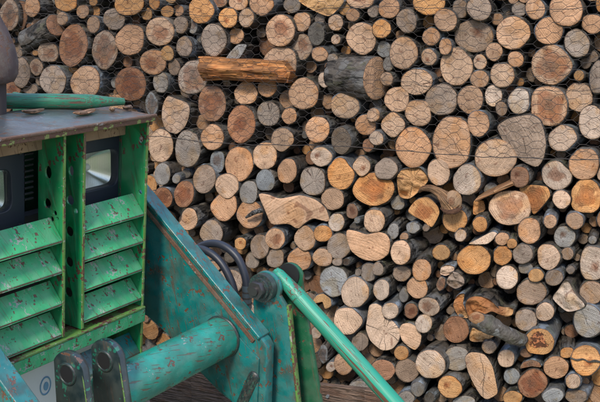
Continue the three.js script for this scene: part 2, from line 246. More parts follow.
// second band, beside the tractor
P([[161, 106], [166, 96], [176, 99], [188, 104], [190, 113], [186, 126], [177, 134], [166, 130], [161, 119]], 'gk', 1, { n: 'squarish grey log with an orange patch', l: 'squarish grey-brown log end with an orange patch and a long crack' }); L(151.5, 104, 6, 12, 'sr', -1);
L(212, 103.5, 14, 19, 'bh', 1, { n: 'brown log under the orange timber', l: 'brown-hearted oval log end right under the end of the orange split timber' }); L(241, 124, 15, 19, 'bh', 2, { n: 'dark reddish-brown log', l: 'dark reddish-brown oval log end with a pale rim' }); L(268.5, 114, 11, 12.5, 'gk', 1); L(289, 116.5, 7, 8, 'tn', 3); L(161, 146, 11.5, 16.5, 'tn', 0); L(187, 149, 12.3, 18, 'gn', 3, { n: 'tall smooth grey-brown oval', l: 'tall smooth grey-brown oval log end beside the green post' }); L(212, 137.5, 12, 13, 'tn', 3); L(282, 139.5, 11.2, 12, 'tn', 5); L(217, 162, 7.5, 11.3, 'sr', 0);
L(239, 164, 14.5, 17.2, 'tn', 3, { n: 'large pinkish-tan log', l: 'large pinkish-tan round log end above the wavy slab' }); L(264.5, 155.5, 12.5, 13.6, 'pn', 3); L(287, 170.5, 9.7, 12.5, 'tn', 6, { bark: 2 }); L(162, 174.5, 8, 10.8, 'sn', 2); L(176, 179, 4, 4.5, 'sn', 3); L(186, 174, 5, 4.5, 'dr', -2); L(204, 179, 12, 14.3, 'gn', 2); L(227, 186, 11.5, 12, 'pr', 4); L(265, 180.5, 8.8, 11.3, 'sn', 4, { bark: 1 }); L(248, 192.5, 9.3, 12, 'sn', 2); L(184, 194, 9.7, 13.5, 'bh', 3); L(162.5, 198, 9.5, 11, 'bh', 1); L(224, 207, 13.5, 13.6, 'tn', 3);
// second band, middle
L(317.5, 129.5, 12, 13, 'tn', 4, { bark: 0 }); L(341, 141, 10, 13.5, 'dn', 5, { bark: 0 }); L(365.5, 125, 10.3, 10.3, 'tn', 2); L(373, 115, 7, 7, 'tn', 8); L(392.5, 125, 11.8, 12, 'tn', 3); L(376, 138.5, 7.5, 7, 'pn', 7); L(368, 145.5, 6, 6.5, 'bn', 3); L(321, 157, 10.7, 10, 'pn', 4, { n: 'bright cream log', l: 'bright cream-yellow round log end with a tiny dark pith, left of middle' }); L(340, 174, 14.2, 15, 'on', 4); L(361.5, 166, 9, 9.6, 'tn', 6); L(386, 169, 12, 11, 'gk', 9);
L(413, 147.5, 17.3, 20.7, 'tn', 3, { n: 'tall tan log half under netting', l: 'tall tan log end half under the netting, crossed by its bottom wire' }); L(418.5, 113, 12.7, 13.7, 'tn', 2);
L(451, 142, 20, 26, 'tk', 3, { n: 'big cracked pinkish log', l: 'big pinkish-brown log end with long dark cracks across it' });
L(373.5, 189, 20, 16.5, 'oh', 5, { n: 'orange log with a wide brown heart', l: 'large orange oval log end with a wide brown heart' });
P([[397, 177], [402, 170], [411, 168], [420, 168], [428, 180], [417, 193], [408, 199], [399, 196]], 'ok', 3, { broken: 1, n: 'broken orange split', l: 'broken orange-stained split log with a dark gap, below the tall tan log' });
L(438.5, 172.5, 11.8, 13, 'pn', 5); L(312.5, 181, 13.3, 14, 'gk', 2, { n: 'cracked log with loose splinters', l: 'grey cracked log end with loose pale splinters beside the wavy slab' }); L(332.5, 199, 12, 11, 'tk', 3); L(397.5, 203, 7, 7, 'sn', -2);
L(478, 124, 11.5, 13, 'tn', 2, { bark: 3 });
P([[497, 126], [509, 118], [530, 115], [541, 122], [546, 142], [543.5, 158], [537, 167], [525, 163], [510, 152], [501, 138]], 'gk', 4, { n: 'grey shield-shaped slab', l: 'large grey shield-shaped slab end covered by netting' });
L(562, 138, 13.8, 13, 'pn', 3, { bark: 3 }); L(592, 122.5, 13, 17, 'pn', 3); L(495, 158, 21, 19, 'tn', 4, { n: 'big tan log under the shield slab', l: 'big tan round log end with fine radial lines, under the shield-shaped slab' }); L(584, 163.5, 15, 16.3, 'tn', 3); L(466.5, 180, 14.5, 15.3, 'pn', 5); L(519.5, 177, 10, 10.3, 'bn', 9, { bark: 1 });
L(556, 176, 14.7, 14.5, 'ph', 4, { n: 'pale log with a brown heart', l: 'pale round log end with a brown off-centre heart' }); L(600, 174, 3, 6, 'pn', 0);
L(509.5, 207.5, 20, 17.5, 'ph', 5, { n: 'two-tone oval log', l: 'big oval log end with a brown upper half and pale lower half' });
P([[519, 189], [532, 185], [547, 187], [550, 196], [540, 209], [533, 215], [529, 205]], 'oh', 3, { n: 'orange quarter split', l: 'orange quarter-split log end with rings, tucked against the two-tone oval log', pith: [533, 200] });
L(561.5, 199.5, 9.3, 9.3, 'pn', 5); L(585.5, 196, 16, 17, 'oh', 3, { n: 'ringed brown log by the picture edge', l: 'large orange-brown log end with wide dark rings near the open edge' });
P([[408, 212], [415, 201], [427, 197], [437, 206], [439, 214], [432, 227], [423, 221]], 'oh', 5, { n: 'half-round orange split', l: 'half-round orange split log with a brown heart at its straight edge', pith: [424, 213] });
L(455, 220, 12.5, 12, 'on', 5, { n: 'orange log under the curved branch', l: 'light orange log end right under the curved branch stub' }); L(413, 228, 7, 5.3, 'sn', 4); L(426, 228, 3.5, 3.6, 'gn', 6); L(479.5, 224.5, 7.3, 7.7, 'on', 12, { bark: 0 }); L(460.5, 235.5, 5.8, 6.2, 'pn', 12, { bark: 1 });
P([[474, 201], [483, 201], [485, 209], [480, 214], [473, 214]], 'on', -2, { broken: 1, n: 'small orange chunk', l: 'small orange squarish chunk beside the thin slanting strip of wood' });
L(529, 231, 11.7, 13.3, 'tn', 9, { bark: 1 }); L(550, 222, 6.4, 7, 'tn', 14, { bark: 3 }); L(575, 221, 8.7, 8.3, 'tn', 7); L(600, 220, 3, 7, 'tn', 0); L(502, 239, 6.9, 6.5, 'tn', 10); L(512, 244, 5, 5.3, 'on', 9); L(565, 237, 10.7, 11, 'sn', 3); L(592.5, 240, 4.3, 4.3, 'sn', 6);
L(474, 259.5, 16.5, 15.2, 'on', 5, { n: 'large knotty peach-coloured log', l: 'large peach-coloured round log end with small dark knots' });
P([[469, 244], [478, 239], [492, 232], [497, 235], [487, 244]], 'pn', 6, { n: 'pale half log lying on the peach log', l: 'thin pale half-log end lying on top of the large knotty peach-coloured log' });
L(502, 256, 9.2, 10, 'on', 7); L(522.5, 254, 10.2, 10.2, 'gn', 9); L(548, 257, 12, 12.2, 'pn', 8); L(567, 254, 6.5, 6.3, 'gn', 4); L(593, 263.5, 13, 17.7, 'pn', 6, { n: 'large pale log at the open edge', l: 'large pale tan log end cut by the side edge of the picture' });
L(441, 252.5, 9.2, 7.8, 'on', 6, { n: 'small glowing orange log', l: 'small bright orange oval log end under a dark bark-covered log' }); L(400.5, 252.5, 10.5, 12, 'pn', 17, { bark: 0 }); L(404, 237, 4.2, 4.2, 'tn', 10);
// third band, beside the tractor and in the middle
P([[174, 226], [180, 221.5], [182, 213], [188, 208], [195, 210], [198, 219], [195, 227], [188, 230.5], [180, 229.5]], 'tn', 6, { n: 'tear-shaped log', l: 'tear-shaped tan log end with a pointed tail beside the loader arm' });
L(249.5, 214, 13, 13.8, 'tn', 4, { n: 'tan log with a stub across it', l: 'tan round log end with a small dark stub of branch across it' }); L(211, 233.5, 10.7, 13.3, 'gn', 6, { bark: 2 }); L(240, 244, 6, 6, 'on', 8); L(259.5, 246.5, 9.5, 12.3, 'gn', 4); L(275, 239, 9.5, 11, 'tr', 5, { bark: 3 }); L(275, 258.5, 8.5, 9.5, 'gn', 2); L(305, 238.5, 10.7, 12.5, 'tn', 4); L(299, 259.5, 12, 11, 'tn', 2); L(212, 267, 9, 6, 'tn', 2); L(228, 282, 14, 13, 'gn', 2); L(252, 261, 7, 8, 'gn', 0); L(230, 257, 6, 6, 'dr', -2);
P([[259.5, 194], [269, 194.5], [280, 198.5], [300, 195.5], [315, 200], [325, 209], [328, 222], [313, 219], [305, 223], [297, 229], [288, 224], [272, 224], [265, 209]], 'tn', 7, { n: 'pale wavy-edged slab', l: 'long pale pinkish slab end with a wavy outline and orange lower edge', bark: 0 });
L(322.5, 234, 9, 8.3, 'on', 6, { n: 'small bright yellow-orange log', l: 'small bright yellow-orange log end close to the wavy slab' }); L(336, 222.5, 8, 9, 'pn', 5); L(352, 211, 6, 8, 'br', 2); L(357, 220.5, 3, 3, 'sn', 4); L(374, 221, 11, 12, 'pn', 9, { bark: 0 }); L(393, 231.5, 5.8, 8, 'sn', 4); L(339, 246.5, 11, 12.5, 'gn', 4);
P([[346.5, 237], [347.5, 230], [356, 231], [367, 234.5], [378, 232], [386, 234], [390, 241], [388, 254], [377, 261], [363, 260], [351, 251]], 'tn', 6, { n: 'bean-shaped tan slab', l: 'wide tan bean-shaped slab end with a grey knot in its upper corner' });
L(322, 257.5, 9.8, 9.5, 'tn', 5); L(337, 262, 5, 4.3, 'gn', 6); L(346, 262, 4, 3.5, 'dr', 2); L(355, 227, 5, 4, 'dr', 0);
L(333.5, 281.5, 14, 15.3, 'sk', 3, { n: 'grey star-cracked log', l: 'grey round log end with cracks running from its middle' }); L(355, 292.5, 14.2, 15.2, 'pn', 6); L(358, 272.5, 3.2, 3.7, 'gn', 5); L(368.5, 272.5, 7.7, 9.3, 'gn', 4); L(377.5, 269, 6, 6.7, 'gn', 10, { bark: 1 }); L(381, 290, 8.2, 10, 'pn', 11, { bark: 0 }); L(402, 274, 8.5, 7.5, 'gn', 6); L(421.5, 270.5, 9.2, 11.5, 'tn', 11, { bark: 2 }); L(416.5, 288.3, 10.8, 10.7, 'tn', 6); L(403.5, 295.5, 5, 7, 'sn', 2);
P([[440, 274], [441, 268], [447, 265], [454, 267], [453, 272], [446, 276]], 'pn', 4, { broken: 0.8, n: 'small white split', l: 'small whitish split end beneath the small bright orange oval log' });
P([[436, 285], [440, 277], [445, 280], [444, 288], [439, 291]], 'gr', 3); P([[446, 283], [452, 272], [462, 275], [464, 284], [455, 289]], 'gr', 4, { broken: 1, n: 'rough grey split', l: 'rough grey-brown split piece with a jagged end left of the bark-covered log' });
L(411, 311, 6.5, 7.7, 'bh', 2); L(429, 307, 11, 9.5, 'pr', 9, { bark: 0 }); L(423.5, 324, 8.5, 9, 'pn', 9);
P([[399, 330], [402, 324.5], [409, 323.5], [417, 328], [421, 336], [419.5, 345], [415, 350], [409, 347], [402, 340]], 'pn', 5, { n: 'pear-shaped pale log', l: 'pale pear-shaped log end with a dark knob at its narrow foot' });
L(347.5, 321, 15, 13.8, 'pk', 7, { n: 'cream log with a crossing crack', l: 'cream-white round log end crossed by a fine crack, beside the green rod' });
P([[369, 306], [375, 304], [381, 307], [383, 315], [392, 321], [399, 330], [399, 340], [392, 349], [382, 350], [371, 341], [366, 329], [367, 318]], 'pk', 5, { n: 'tall pale log with a nub on top', l: 'tall pale log end with a grey nub sticking up from its top' });
L(390, 311, 8.3, 8.3, 'pn', 9); L(401, 353, 7.2, 7.2, 'on', 6); L(407, 371, 12, 12, 'gk', 5); L(430, 364.5, 15.5, 14.2, 'pn', 15, { bark: 0, n: 'large pale blue-barked log', l: 'large pale log end standing proud, dark bluish bark visible above it' });
P([[371, 366], [376, 361], [383, 360], [391, 363], [395, 371], [390, 379], [381, 381], [373, 375]], 'bk', 4, { n: 'brown dome-shaped split', l: 'brown dome-shaped split end just beyond the green rod' });
L(417.5, 389.5, 6.8, 7.7, 'sn', 9, { bark: 3 }); L(406, 398, 8, 7, 'sn', 6); L(429, 398, 5, 5.5, 'dr', 4); L(450, 387.5, 12.6, 11.4, 'on', 14, { bark: 0, n: 'peach log near the bottom', l: 'peach-coloured round log end near the bottom, left of the long pale split' });
L(360, 342, 8.2, 9, 'gr', 2); L(343, 364, 9.5, 11, 'tn', 3); L(331, 367, 5, 5, 'pn', 4); L(323, 354, 5, 9, 'sr', 1); L(316, 333, 5, 6, 'pn', 2); L(317, 361, 4.5, 8, 'dn', 0); L(252, 311, 4, 6, 'pn', 1); L(359, 388, 11, 7, 'sn', 2);
P([[312, 303], [316, 296], [323, 294], [330, 299], [331, 306], [325, 309], [323, 302], [317, 303]], 'on', 2, { n: 'small arched brown split', l: 'small arched orange-brown split piece half hidden behind the green rod' });
// bottom right: broken and rotten pieces
P([[453, 306], [455, 299], [459, 294.5], [464.5, 294], [463, 304], [468, 318], [458, 316]], 'oh', 7, { broken: 0.8, n: 'orange crescent split', l: 'orange crescent-shaped split end at the side of the broken bark-covered log' });
P([[465.5, 306], [468, 299], [475, 296.5], [488, 299], [500, 310], [504, 311], [508, 308], [513, 309], [512, 315], [505, 317], [492, 311.5], [485, 314], [477, 311.5], [469, 316.5]], 'oh', 16, { broken: 1, n: 'broken bark-covered log', l: 'broken orange log end like a ragged arch with a thick dark bark-covered body', bark: 0, len: 0.6, pith: [478, 305] });
P([[470, 334], [473, 328], [480, 331], [492, 333], [494, 336], [487, 341], [475, 342], [470, 340]], 'on', 6, { broken: 1, n: 'orange hollow split', l: 'orange hollow split end under the bluish limb' });
L(456, 329.5, 12.5, 14, 'br', 5); L(489, 347.5, 7.2, 6.8, 'pn', 10, { bark: 1 }); L(506, 359, 8.5, 9, 'pn', 12, { bark: 3 }); L(525.5, 320, 11.2, 10.4, 'gn', 10, { bark: 2 }); L(545, 312, 9.4, 9.4, 'pr', 13, { bark: 2 });
L(531, 292, 14.5, 13.2, 'gn', 5, { n: 'smooth greenish-grey log', l: 'smooth greenish-grey round log end below a tiny orange one' }); L(535.7, 275.5, 7.5, 6.5, 'on', 9); L(525.5, 267.5, 7, 6.5, 'sn', 3); L(507, 277.5, 11.5, 11.3, 'pn', 8);
P([[552, 300], [558, 290], [564, 281], [569, 281], [576, 293], [585, 306], [567, 312.5]], 'pn', 9, { broken: 0.6, n: 'pale wedge split', l: 'pale wedge-shaped split with an orange base and a sharp upper tip' });
L(591, 293, 12, 12, 'gn', 6); L(554, 278, 9, 8, 'gn', 11, { bark: 3 }); L(570.5, 270, 4.3, 4.5, 'gn', 6);
L(588, 321.5, 14.8, 17, 'sk', 5, { n: 'large greenish-grey log by the edge', l: 'large greenish-grey log end close to the side edge, above the lined orange log' });
L(539, 341.5, 14.6, 13.4, 'ox', 15, { n: 'rotten-hearted orange log', l: 'orange log end with a crumbling rotten brown heart and lichened bark', bark: 3 }); L(526, 353, 6, 4.7, 'bn', 8);
P([[520, 369], [523, 363], [532, 360], [539, 362.5], [541, 367], [532, 366.5]], 'gr', 7, { n: 'small grey half log', l: 'small grey half-round split end above the dark-hearted log' });
L(556, 367.5, 12, 11.5, 'tn', 8); L(532.5, 383.5, 14.2, 13.5, 'br', 8, { n: 'dark-hearted log at the bottom', l: 'brown round log end with a large smudged dark heart near the bottom' }); L(512, 376.5, 8.3, 8, 'sn', 3);
P([[465, 358], [471, 352.5], [484, 355], [492, 367], [496, 384], [497, 394], [487, 399.5], [479, 393], [469, 374]], 'tk', 10, { n: 'long pale split at the bottom', l: 'long pale split end standing on edge with fine lengthwise lines', bark: 2, ring: 1 });
L(457, 359, 14, 12.5, 'sn', 4); L(573, 381.5, 7.5, 7.5, 'pn', 12, { bark: 3 }); L(567, 353, 7, 5.5, 'on', 9);
L(586, 360.5, 14.7, 14.5, 'on', 10, { n: 'orange log with a grey line', l: 'orange round log end with a grey line running straight across it' }); L(553, 396, 10.5, 8, 'sr', 9, { bark: 3 }); L(576, 397, 11, 7, 'gn', 4, { bark: 3 }); L(512.5, 398, 10.3, 6.5, 'on', 8); L(464, 402, 11, 6, 'sn', 6);
// ------------------------------------------------------------------ logs that lie askew or crosswise, branches and slivers
const wdir = (u, v, n) => new THREE.Vector3().addScaledVector(WU, u).addScaledVector(UP, v).addScaledVector(WN, n).normalize();
function freeLog(px, py, prot, radius, dir, len, tone, bark, o) {
  const seed = logSeed++, [u, v] = onWall(px, py, prot), pts = [];
  for (let i = 0; i < 40; i++) { const a = i / 40 * 6.283185, f = 1 + 0.08 * (noise(Math.cos(a) * 1.5 + 8, Math.sin(a) * 1.5 + 8, seed) - 0.5); pts.push([radius * f * Math.cos(a), radius * f * Math.sin(a)]); }
  const g = thing('cut_log', o.label, 'log', 'cut logs stacked in the woodpile'), z = dir.clone().negate(), x = new THREE.Vector3().crossVectors(UP, z).normalize();
  g.position.copy(wallPoint(u, v, prot)); g.quaternion.setFromRotationMatrix(new THREE.Matrix4().makeBasis(x, new THREE.Vector3().crossVectors(z, x), z));
  part('cut_face', facePart(pts, [0.004, 0.003], seed, TONES[tone[0]], false), FACES[tone[1]][0], g);
  part('bark', barkPart(pts, len, seed, BARK_TINTS[bark], 1), BARKS[bark === 3 ? 1 : 0], g);
  LOGS.push({ g, px, py, u, v, r: radius, raw: pts, key: tone[0], o, rpx: radius / 0.005 }); return g;
}
freeLog(377.5, 78.5, 0.0, 0.105, wdir(-0.95, 0.03, 0.3), 0.24, 'tn', 0, { n: 'log lying askew', label: 'thick dark mossy log lying askew, its pale crescent end turned sideways under the netting' });
freeLog(56, 25, 0.02, 0.062, wdir(-0.92, -0.3, 0.25), 0.3, 'bn', 0, { n: 'bark log lying crosswise', label: 'brown bark-covered log lying crosswise between the round log ends' });
const grain = (() => {
  const [map, bump] = texPair(512, (x, y) => {
    const w = fbm(x * 4, y * 4, 71, 3, 4), l = fbm(x * 4 + w * 0.6, y * 64, 72, 4, 0), k = fbm(x * 3, y * 24, 73, 3), deep = sm(0.62, 0.74, noise(x * 2.2, y * 40, 75));
    const v = (0.66 + 0.7 * (l - 0.5) + 0.4 * (k - 0.5)) * (1 - 0.45 * deep), d = sm(0.55, 0.72, fbm(x * 4, y * 8, 74, 3)) * 0.35;
    return [v * (1 - d * 0.4), v * 0.93 * (1 - d * 0.75), v * 0.84 * (1 - d), 0.5 + (l - 0.5) * 1.2 + (k - 0.5) * 0.6 - 0.4 * deep];
  }, true);
  return new THREE.MeshStandardMaterial({ map, bumpMap: bump, bumpScale: 0.012, roughness: 0.8, vertexColors: true });
})();
function tinted(g, tint, amt = 0.4, seed = 5) { const p = g.attributes.position, c = []; for (let i = 0; i < p.count; i++) { const k = 1 + amt * 1.6 * (fbm(p.getX(i) * 15 + 60, p.getY(i) * 15 + 60, seed, 3) - 0.5); c.push(tint[0] * k, tint[1] * k, tint[2] * k); } g.setAttribute('color', new THREE.Float32BufferAttribute(c, 3)); return g; }
function boxUV(g, s = 1) {                              // uv in metres from the dominant side of each face
  if (g.index) g = g.toNonIndexed(); g.computeVertexNormals();
  const p = g.attributes.position, u = [], a = new THREE.Vector3(), b = new THREE.Vector3(), c = new THREE.Vector3();
  for (let i = 0; i < p.count; i += 3) {
    a.fromBufferAttribute(p, i); b.fromBufferAttribute(p, i + 1); c.fromBufferAttribute(p, i + 2);
    const n = b.clone().sub(a).cross(c.clone().sub(a)), x = Math.abs(n.x), y = Math.abs(n.y), z = Math.abs(n.z);
    for (const q of [a, b, c]) u.push(...(x > y && x > z ? [q.z * s, q.y * s] : y > z ? [q.x * s, q.z * s] : [q.x * s, q.y * s]));
  }
  g.setAttribute('uv', new THREE.Float32BufferAttribute(u, 2)); return g;
}
{ // the orange split timber lying lengthwise in front of the ends
  const p = 0.075, pl = [[198.5, 57.5], [212, 58.5], [226, 59.8], [243, 60], [262, 61.5], [281, 62], [284, 66], [289, 72], [286.5, 82], [270, 81], [246, 80.5], [225, 78.8], [203, 80], [200.5, 72]].map(q => onWall(q[0], q[1], p));
  const cu = pl.reduce((s, q) => s + q[0], 0) / pl.length, cv = pl.reduce((s, q) => s + q[1], 0) / pl.length;
  const sh = new THREE.Shape(pl.map(q => new THREE.Vector2(q[0] - cu, q[1] - cv)));
  let g = new THREE.ExtrudeGeometry(sh, { depth: 0.09, bevelEnabled: true, bevelSize: 0.006, bevelThickness: 0.008, bevelSegments: 2, steps: 3 }); g.translate(0, 0, -0.1);
  // a ridged, split front: refine by hand so that the long fibres stand out
  const W = 60, H = 14, pos = [], idx = [], uv = [];
  const edge = (u, top) => { let best = top ? -9 : 9; for (let i = 0; i < pl.length; i++) { const a = pl[i], b = pl[(i + 1) % pl.length]; if ((a[0] - u) * (b[0] - u) <= 0 && a[0] !== b[0]) { const v = a[1] + (b[1] - a[1]) * (u - a[0]) / (b[0] - a[0]); best = top ? Math.max(best, v) : Math.min(best, v); } } return best; };
  const u0 = Math.min(...pl.map(q => q[0])) + 0.006, u1 = Math.max(...pl.map(q => q[0])) - 0.006;
  for (let i = 0; i <= W; i++) for (let j = 0; j <= H; j++) { const u = u0 + (u1 - u0) * i / W, lo = edge(u, false), hi = edge(u, true), v = lo + (hi - lo) * j / H; const e = Math.sin(j / H * Math.PI) ** 0.4 * Math.min(1, Math.min(i, W - i) / 2 + 0.25); pos.push(u - cu, v - cv, -0.012 + e * (0.032 + 0.05 * (fbm(u * 4 + 9, v * 40 + 9, 77, 3) - 0.5) + (j > H * 0.62 ? -0.012 : 0) + 0.02 * sm(0.1, -0.1, u - cu))); uv.push((u - cu) * 5, (v - cv) * 2.6); }
  for (let i = 0; i < W; i++) for (let j = 0; j < H; j++) { const a = i * (H + 1) + j, b = a + H + 1; idx.push(a, b, a + 1, b, b + 1, a + 1); }
  const front = geo(pos, uv, null, idx).toNonIndexed(); g = boxUV(g, 2); g.computeVertexNormals();
  const m = new THREE.Mesh(tinted(mergeGeometries([g, front]), [0.5, 0.225, 0.075], 0.7), grain); shade(m); m.name = 'split_timber';
  m.userData = { label: 'rough orange split timber lying lengthwise across the log ends under the netting', category: 'split timber' };
  m.position.copy(wallPoint(cu, cv, p)); m.quaternion.copy(WROT); scene.add(m);
  LOGS.push({ px: 243, py: 70, u: cu, v: cv, r: 0.12, raw: pl.map(q => [q[0] - cu, q[1] - cv]), o: { n: 'orange split timber', l: 'x' } });
}
function taperTube(pts, radii, seed, n = 40, m = 16) {   // world points, matching radii, rough skin, closed ends
  const c = new THREE.CatmullRomCurve3(pts), fr = c.computeFrenetFrames(n, false), pos = [], uv = [], idx = [];
  for (let i = 0; i <= n; i++) { const t = i / n, P_ = c.getPointAt(t), k = t * (radii.length - 1), q = Math.min(radii.length - 2, Math.floor(k)), r0 = mix(radii[q], radii[q + 1], k - q);
    for (let j = 0; j <= m; j++) { const a = j / m * 6.283185, r = r0 * (1 + 0.3 * (noise(Math.cos(a) * 2 + 9, t * 8 + Math.sin(a) * 2 + 9, seed) - 0.5)), d = fr.normals[i].clone().multiplyScalar(Math.cos(a) * r).addScaledVector(fr.binormals[i], Math.sin(a) * r).add(P_); pos.push(d.x, d.y, d.z); uv.push(t * 1.2, j / m); } }
  for (let i = 0; i < n; i++) for (let j = 0; j < m; j++) { const a = i * (m + 1) + j, b = a + m + 1; idx.push(a, a + 1, b, b, a + 1, b + 1); }
  for (const [e, k] of [[0, 0], [n, 1]]) { const P_ = c.getPointAt(k), at = pos.length / 3; pos.push(P_.x, P_.y, P_.z); uv.push(0.5, 0.5); for (let j = 0; j < m; j++) { const a = e * (m + 1) + j; k ? idx.push(a, a + 1, at) : idx.push(a, at, a + 1); } }
  return geo(pos, uv, null, idx);
}
const pw = (x, y, p) => { const [u, v] = onWall(x, y, p); return wallPoint(u, v, p); };
function local(g, o) { g.translate(-o.x, -o.y, -o.z); return g; }
function domed(rx, ry, h, seed, tint) { const o = []; for (let i = 0; i < 28; i++) { const a = i / 28 * 6.283185, f = 0.85 + 0.3 * noise(Math.cos(a) * 1.6 + 8, Math.sin(a) * 1.6 + 8, seed); o.push([rx * f * Math.cos(a), ry * f * Math.sin(a)]); } const g = facePart(o, [0.006, 0.004], seed, tint, false, 0.4), p = g.attributes.position; for (let i = 0; i < p.count; i++) { const q = Math.min(1, Math.hypot(p.getX(i) / rx, p.getY(i) / ry)); p.setZ(i, p.getZ(i) - h * 1.6 * q * q); } g.computeVertexNormals(); return g; }
{ // the curved branch stub and its cut end
  const at = pw(440, 195, 0.06), t = thing('branch', 'curved brown branch stub bent like a hook above an orange log', 'branch'); t.position.copy(at);
  part('bark', tinted(local(taperTube([pw(419, 192, 0.05), pw(423, 188.5, 0.07), pw(431, 188.5, 0.08), pw(440, 193, 0.08), pw(447, 200, 0.075), pw(453, 207, 0.06)], [0.006, 0.014, 0.018, 0.024, 0.04, 0.05], 3), at), [0.4, 0.24, 0.13], 0.5), grain, t);
  const e = part('cut_face', domed(0.043, 0.05, 0.02, 901, [0.5, 0.33, 0.2]), FACES.h[1], t); e.position.copy(pw(450.5, 202, 0.118)).sub(at); e.quaternion.copy(WROT);
  const lip = part('bark_lip', tinted(local(taperTube([pw(441, 208, 0.08), pw(447, 211.5, 0.1), pw(455, 211, 0.1), pw(462, 207, 0.07)], [0.006, 0.012, 0.014, 0.006], 5), at), [0.24, 0.12, 0.07], 0.5), grain, t);
}
{ // the bluish limb lying down across the broken log
  const at = pw(490, 325, 0.15), t = thing('limb', 'smooth grey-blue limb slanting down out of the broken bark-covered log', 'branch'); t.position.copy(at);
  part('bark', tinted(local(taperTube([pw(472, 319, 0.215), pw(480, 321, 0.21), pw(494, 327, 0.2), pw(508, 334, 0.17), pw(524, 340.5, 0.1)], [0.03, 0.042, 0.034, 0.037, 0.03], 8), at), [0.2, 0.19, 0.18], 0.3), BARKS[1], t);
  const e = part('cut_face', domed(0.04, 0.028, 0.012, 902, [0.5, 0.28, 0.14]), FACES.h[0], t); e.position.copy(pw(475.5, 317.5, 0.252)).sub(at); e.quaternion.copy(WROT); e.rotateX(-0.4);
}
{ // the thin strip that rests on the two-tone log
  const a = onWall(474, 199.5, 0.07), b = onWall(514, 185, 0.07), len = Math.hypot(b[0] - a[0], b[1] - a[1]);
  const g = new RoundedBoxGeometry(len, 0.014, 0.22, 2, 0.005); g.translate(0, 0, -0.11);
  const p = g.attributes.position; for (let i = 0; i < p.count; i++) { const x = p.getX(i) / len; p.setY(i, p.getY(i) * (0.6 + 0.9 * (x + 0.5)) + 0.012 * Math.sin(x * 5) + (p.getZ(i) < -0.05 ? 0.02 : 0)); }
  const m = new THREE.Mesh(tinted(boxUV(g, 2), [0.5, 0.3, 0.16], 0.5), grain); shade(m); m.name = 'wood_strip'; m.userData = { label: 'thin slanting strip of split wood lying on the two-tone oval log', category: 'split timber' };
  m.position.copy(wallPoint((a[0] + b[0]) / 2, (a[1] + b[1]) / 2, 0.07)); m.quaternion.copy(WROT); m.rotateZ(Math.atan2(b[1] - a[1], b[0] - a[0])); scene.add(m);
}
{ // the stub that lies across one tan log
  const at = pw(256, 212, 0.06), m = new THREE.Mesh(tinted(local(taperTube([pw(246, 217.5, 0.055), pw(253, 213, 0.075), pw(263, 209.5, 0.07)], [0.006, 0.012, 0.014], 9, 16, 10), at), [0.16, 0.15, 0.145], 0.4), BARKS[0]); shade(m); m.name = 'twig';
  m.position.copy(at); m.userData = { label: 'short grey twig lying across a tan log end left of the wavy slab', category: 'twig' }; scene.add(m);
}

// ------------------------------------------------------------------ labels: each log is told apart by size, colour and the nearest landmark
{
  const marks = LOGS.filter(e => e.o.n);
  for (const e of LOGS) if (e.o.l && e.g) e.g.userData.label = e.o.l;
  const way = (e, m) => { const a = Math.atan2(m.py - e.py, e.px - m.px) * 180 / Math.PI; return ['right of', 'above and right of', 'above', 'above and left of', 'left of', 'below and left of', 'below', 'below and right of'][Math.round((a + 360) / 45) % 8]; };
  const size = r => r < 5.2 ? 'tiny' : r < 8.4 ? 'small' : r < 12 ? 'medium' : 'large', seen = new Map();
  for (const e of LOGS) {
    if (!e.g || e.o.l || e.o.label) continue;
    const near = marks.filter(m => m !== e).map(m => [Math.hypot(m.px - e.px, m.py - e.py), m]).sort((a, b) => a[0] - b[0]), sh = e.o.split ? 'split piece' : 'log';
    const at = `${size(e.rpx)} ${TONE_WORDS[e.key]} ${sh}`, fits = c => c.split(' ').length <= 16;
    e.pairs = []; for (let i = 0; i < 5; i++) for (let j = i + 1; j < 6; j++) e.pairs.push(`${at} between the ${near[i][1].o.n} and the ${near[j][1].o.n}`); for (const [, m] of near) e.pairs.push(`${at} ${way(e, m).replace('and', 'far and')} the ${m.o.n}`);
    e.cands = near.slice(0, 24).map(([d, m]) => `${at} ${way(e, m)} the ${m.o.n}`).filter(fits);
  }
  const todo = LOGS.filter(e => e.cands), count = new Map();
  for (const e of todo) for (const c of e.cands) count.set(c, (count.get(c) || 0) + 1);
  const taken = new Set();
  for (const e of todo) { e.g.userData.label = e.cands.find(c => count.get(c) === 1 && c.split(' ').length <= 16) || e.pairs.find(c => c.split(' ').length <= 16 && !taken.has(c)) || e.cands[0]; taken.add(e.g.userData.label); }
}

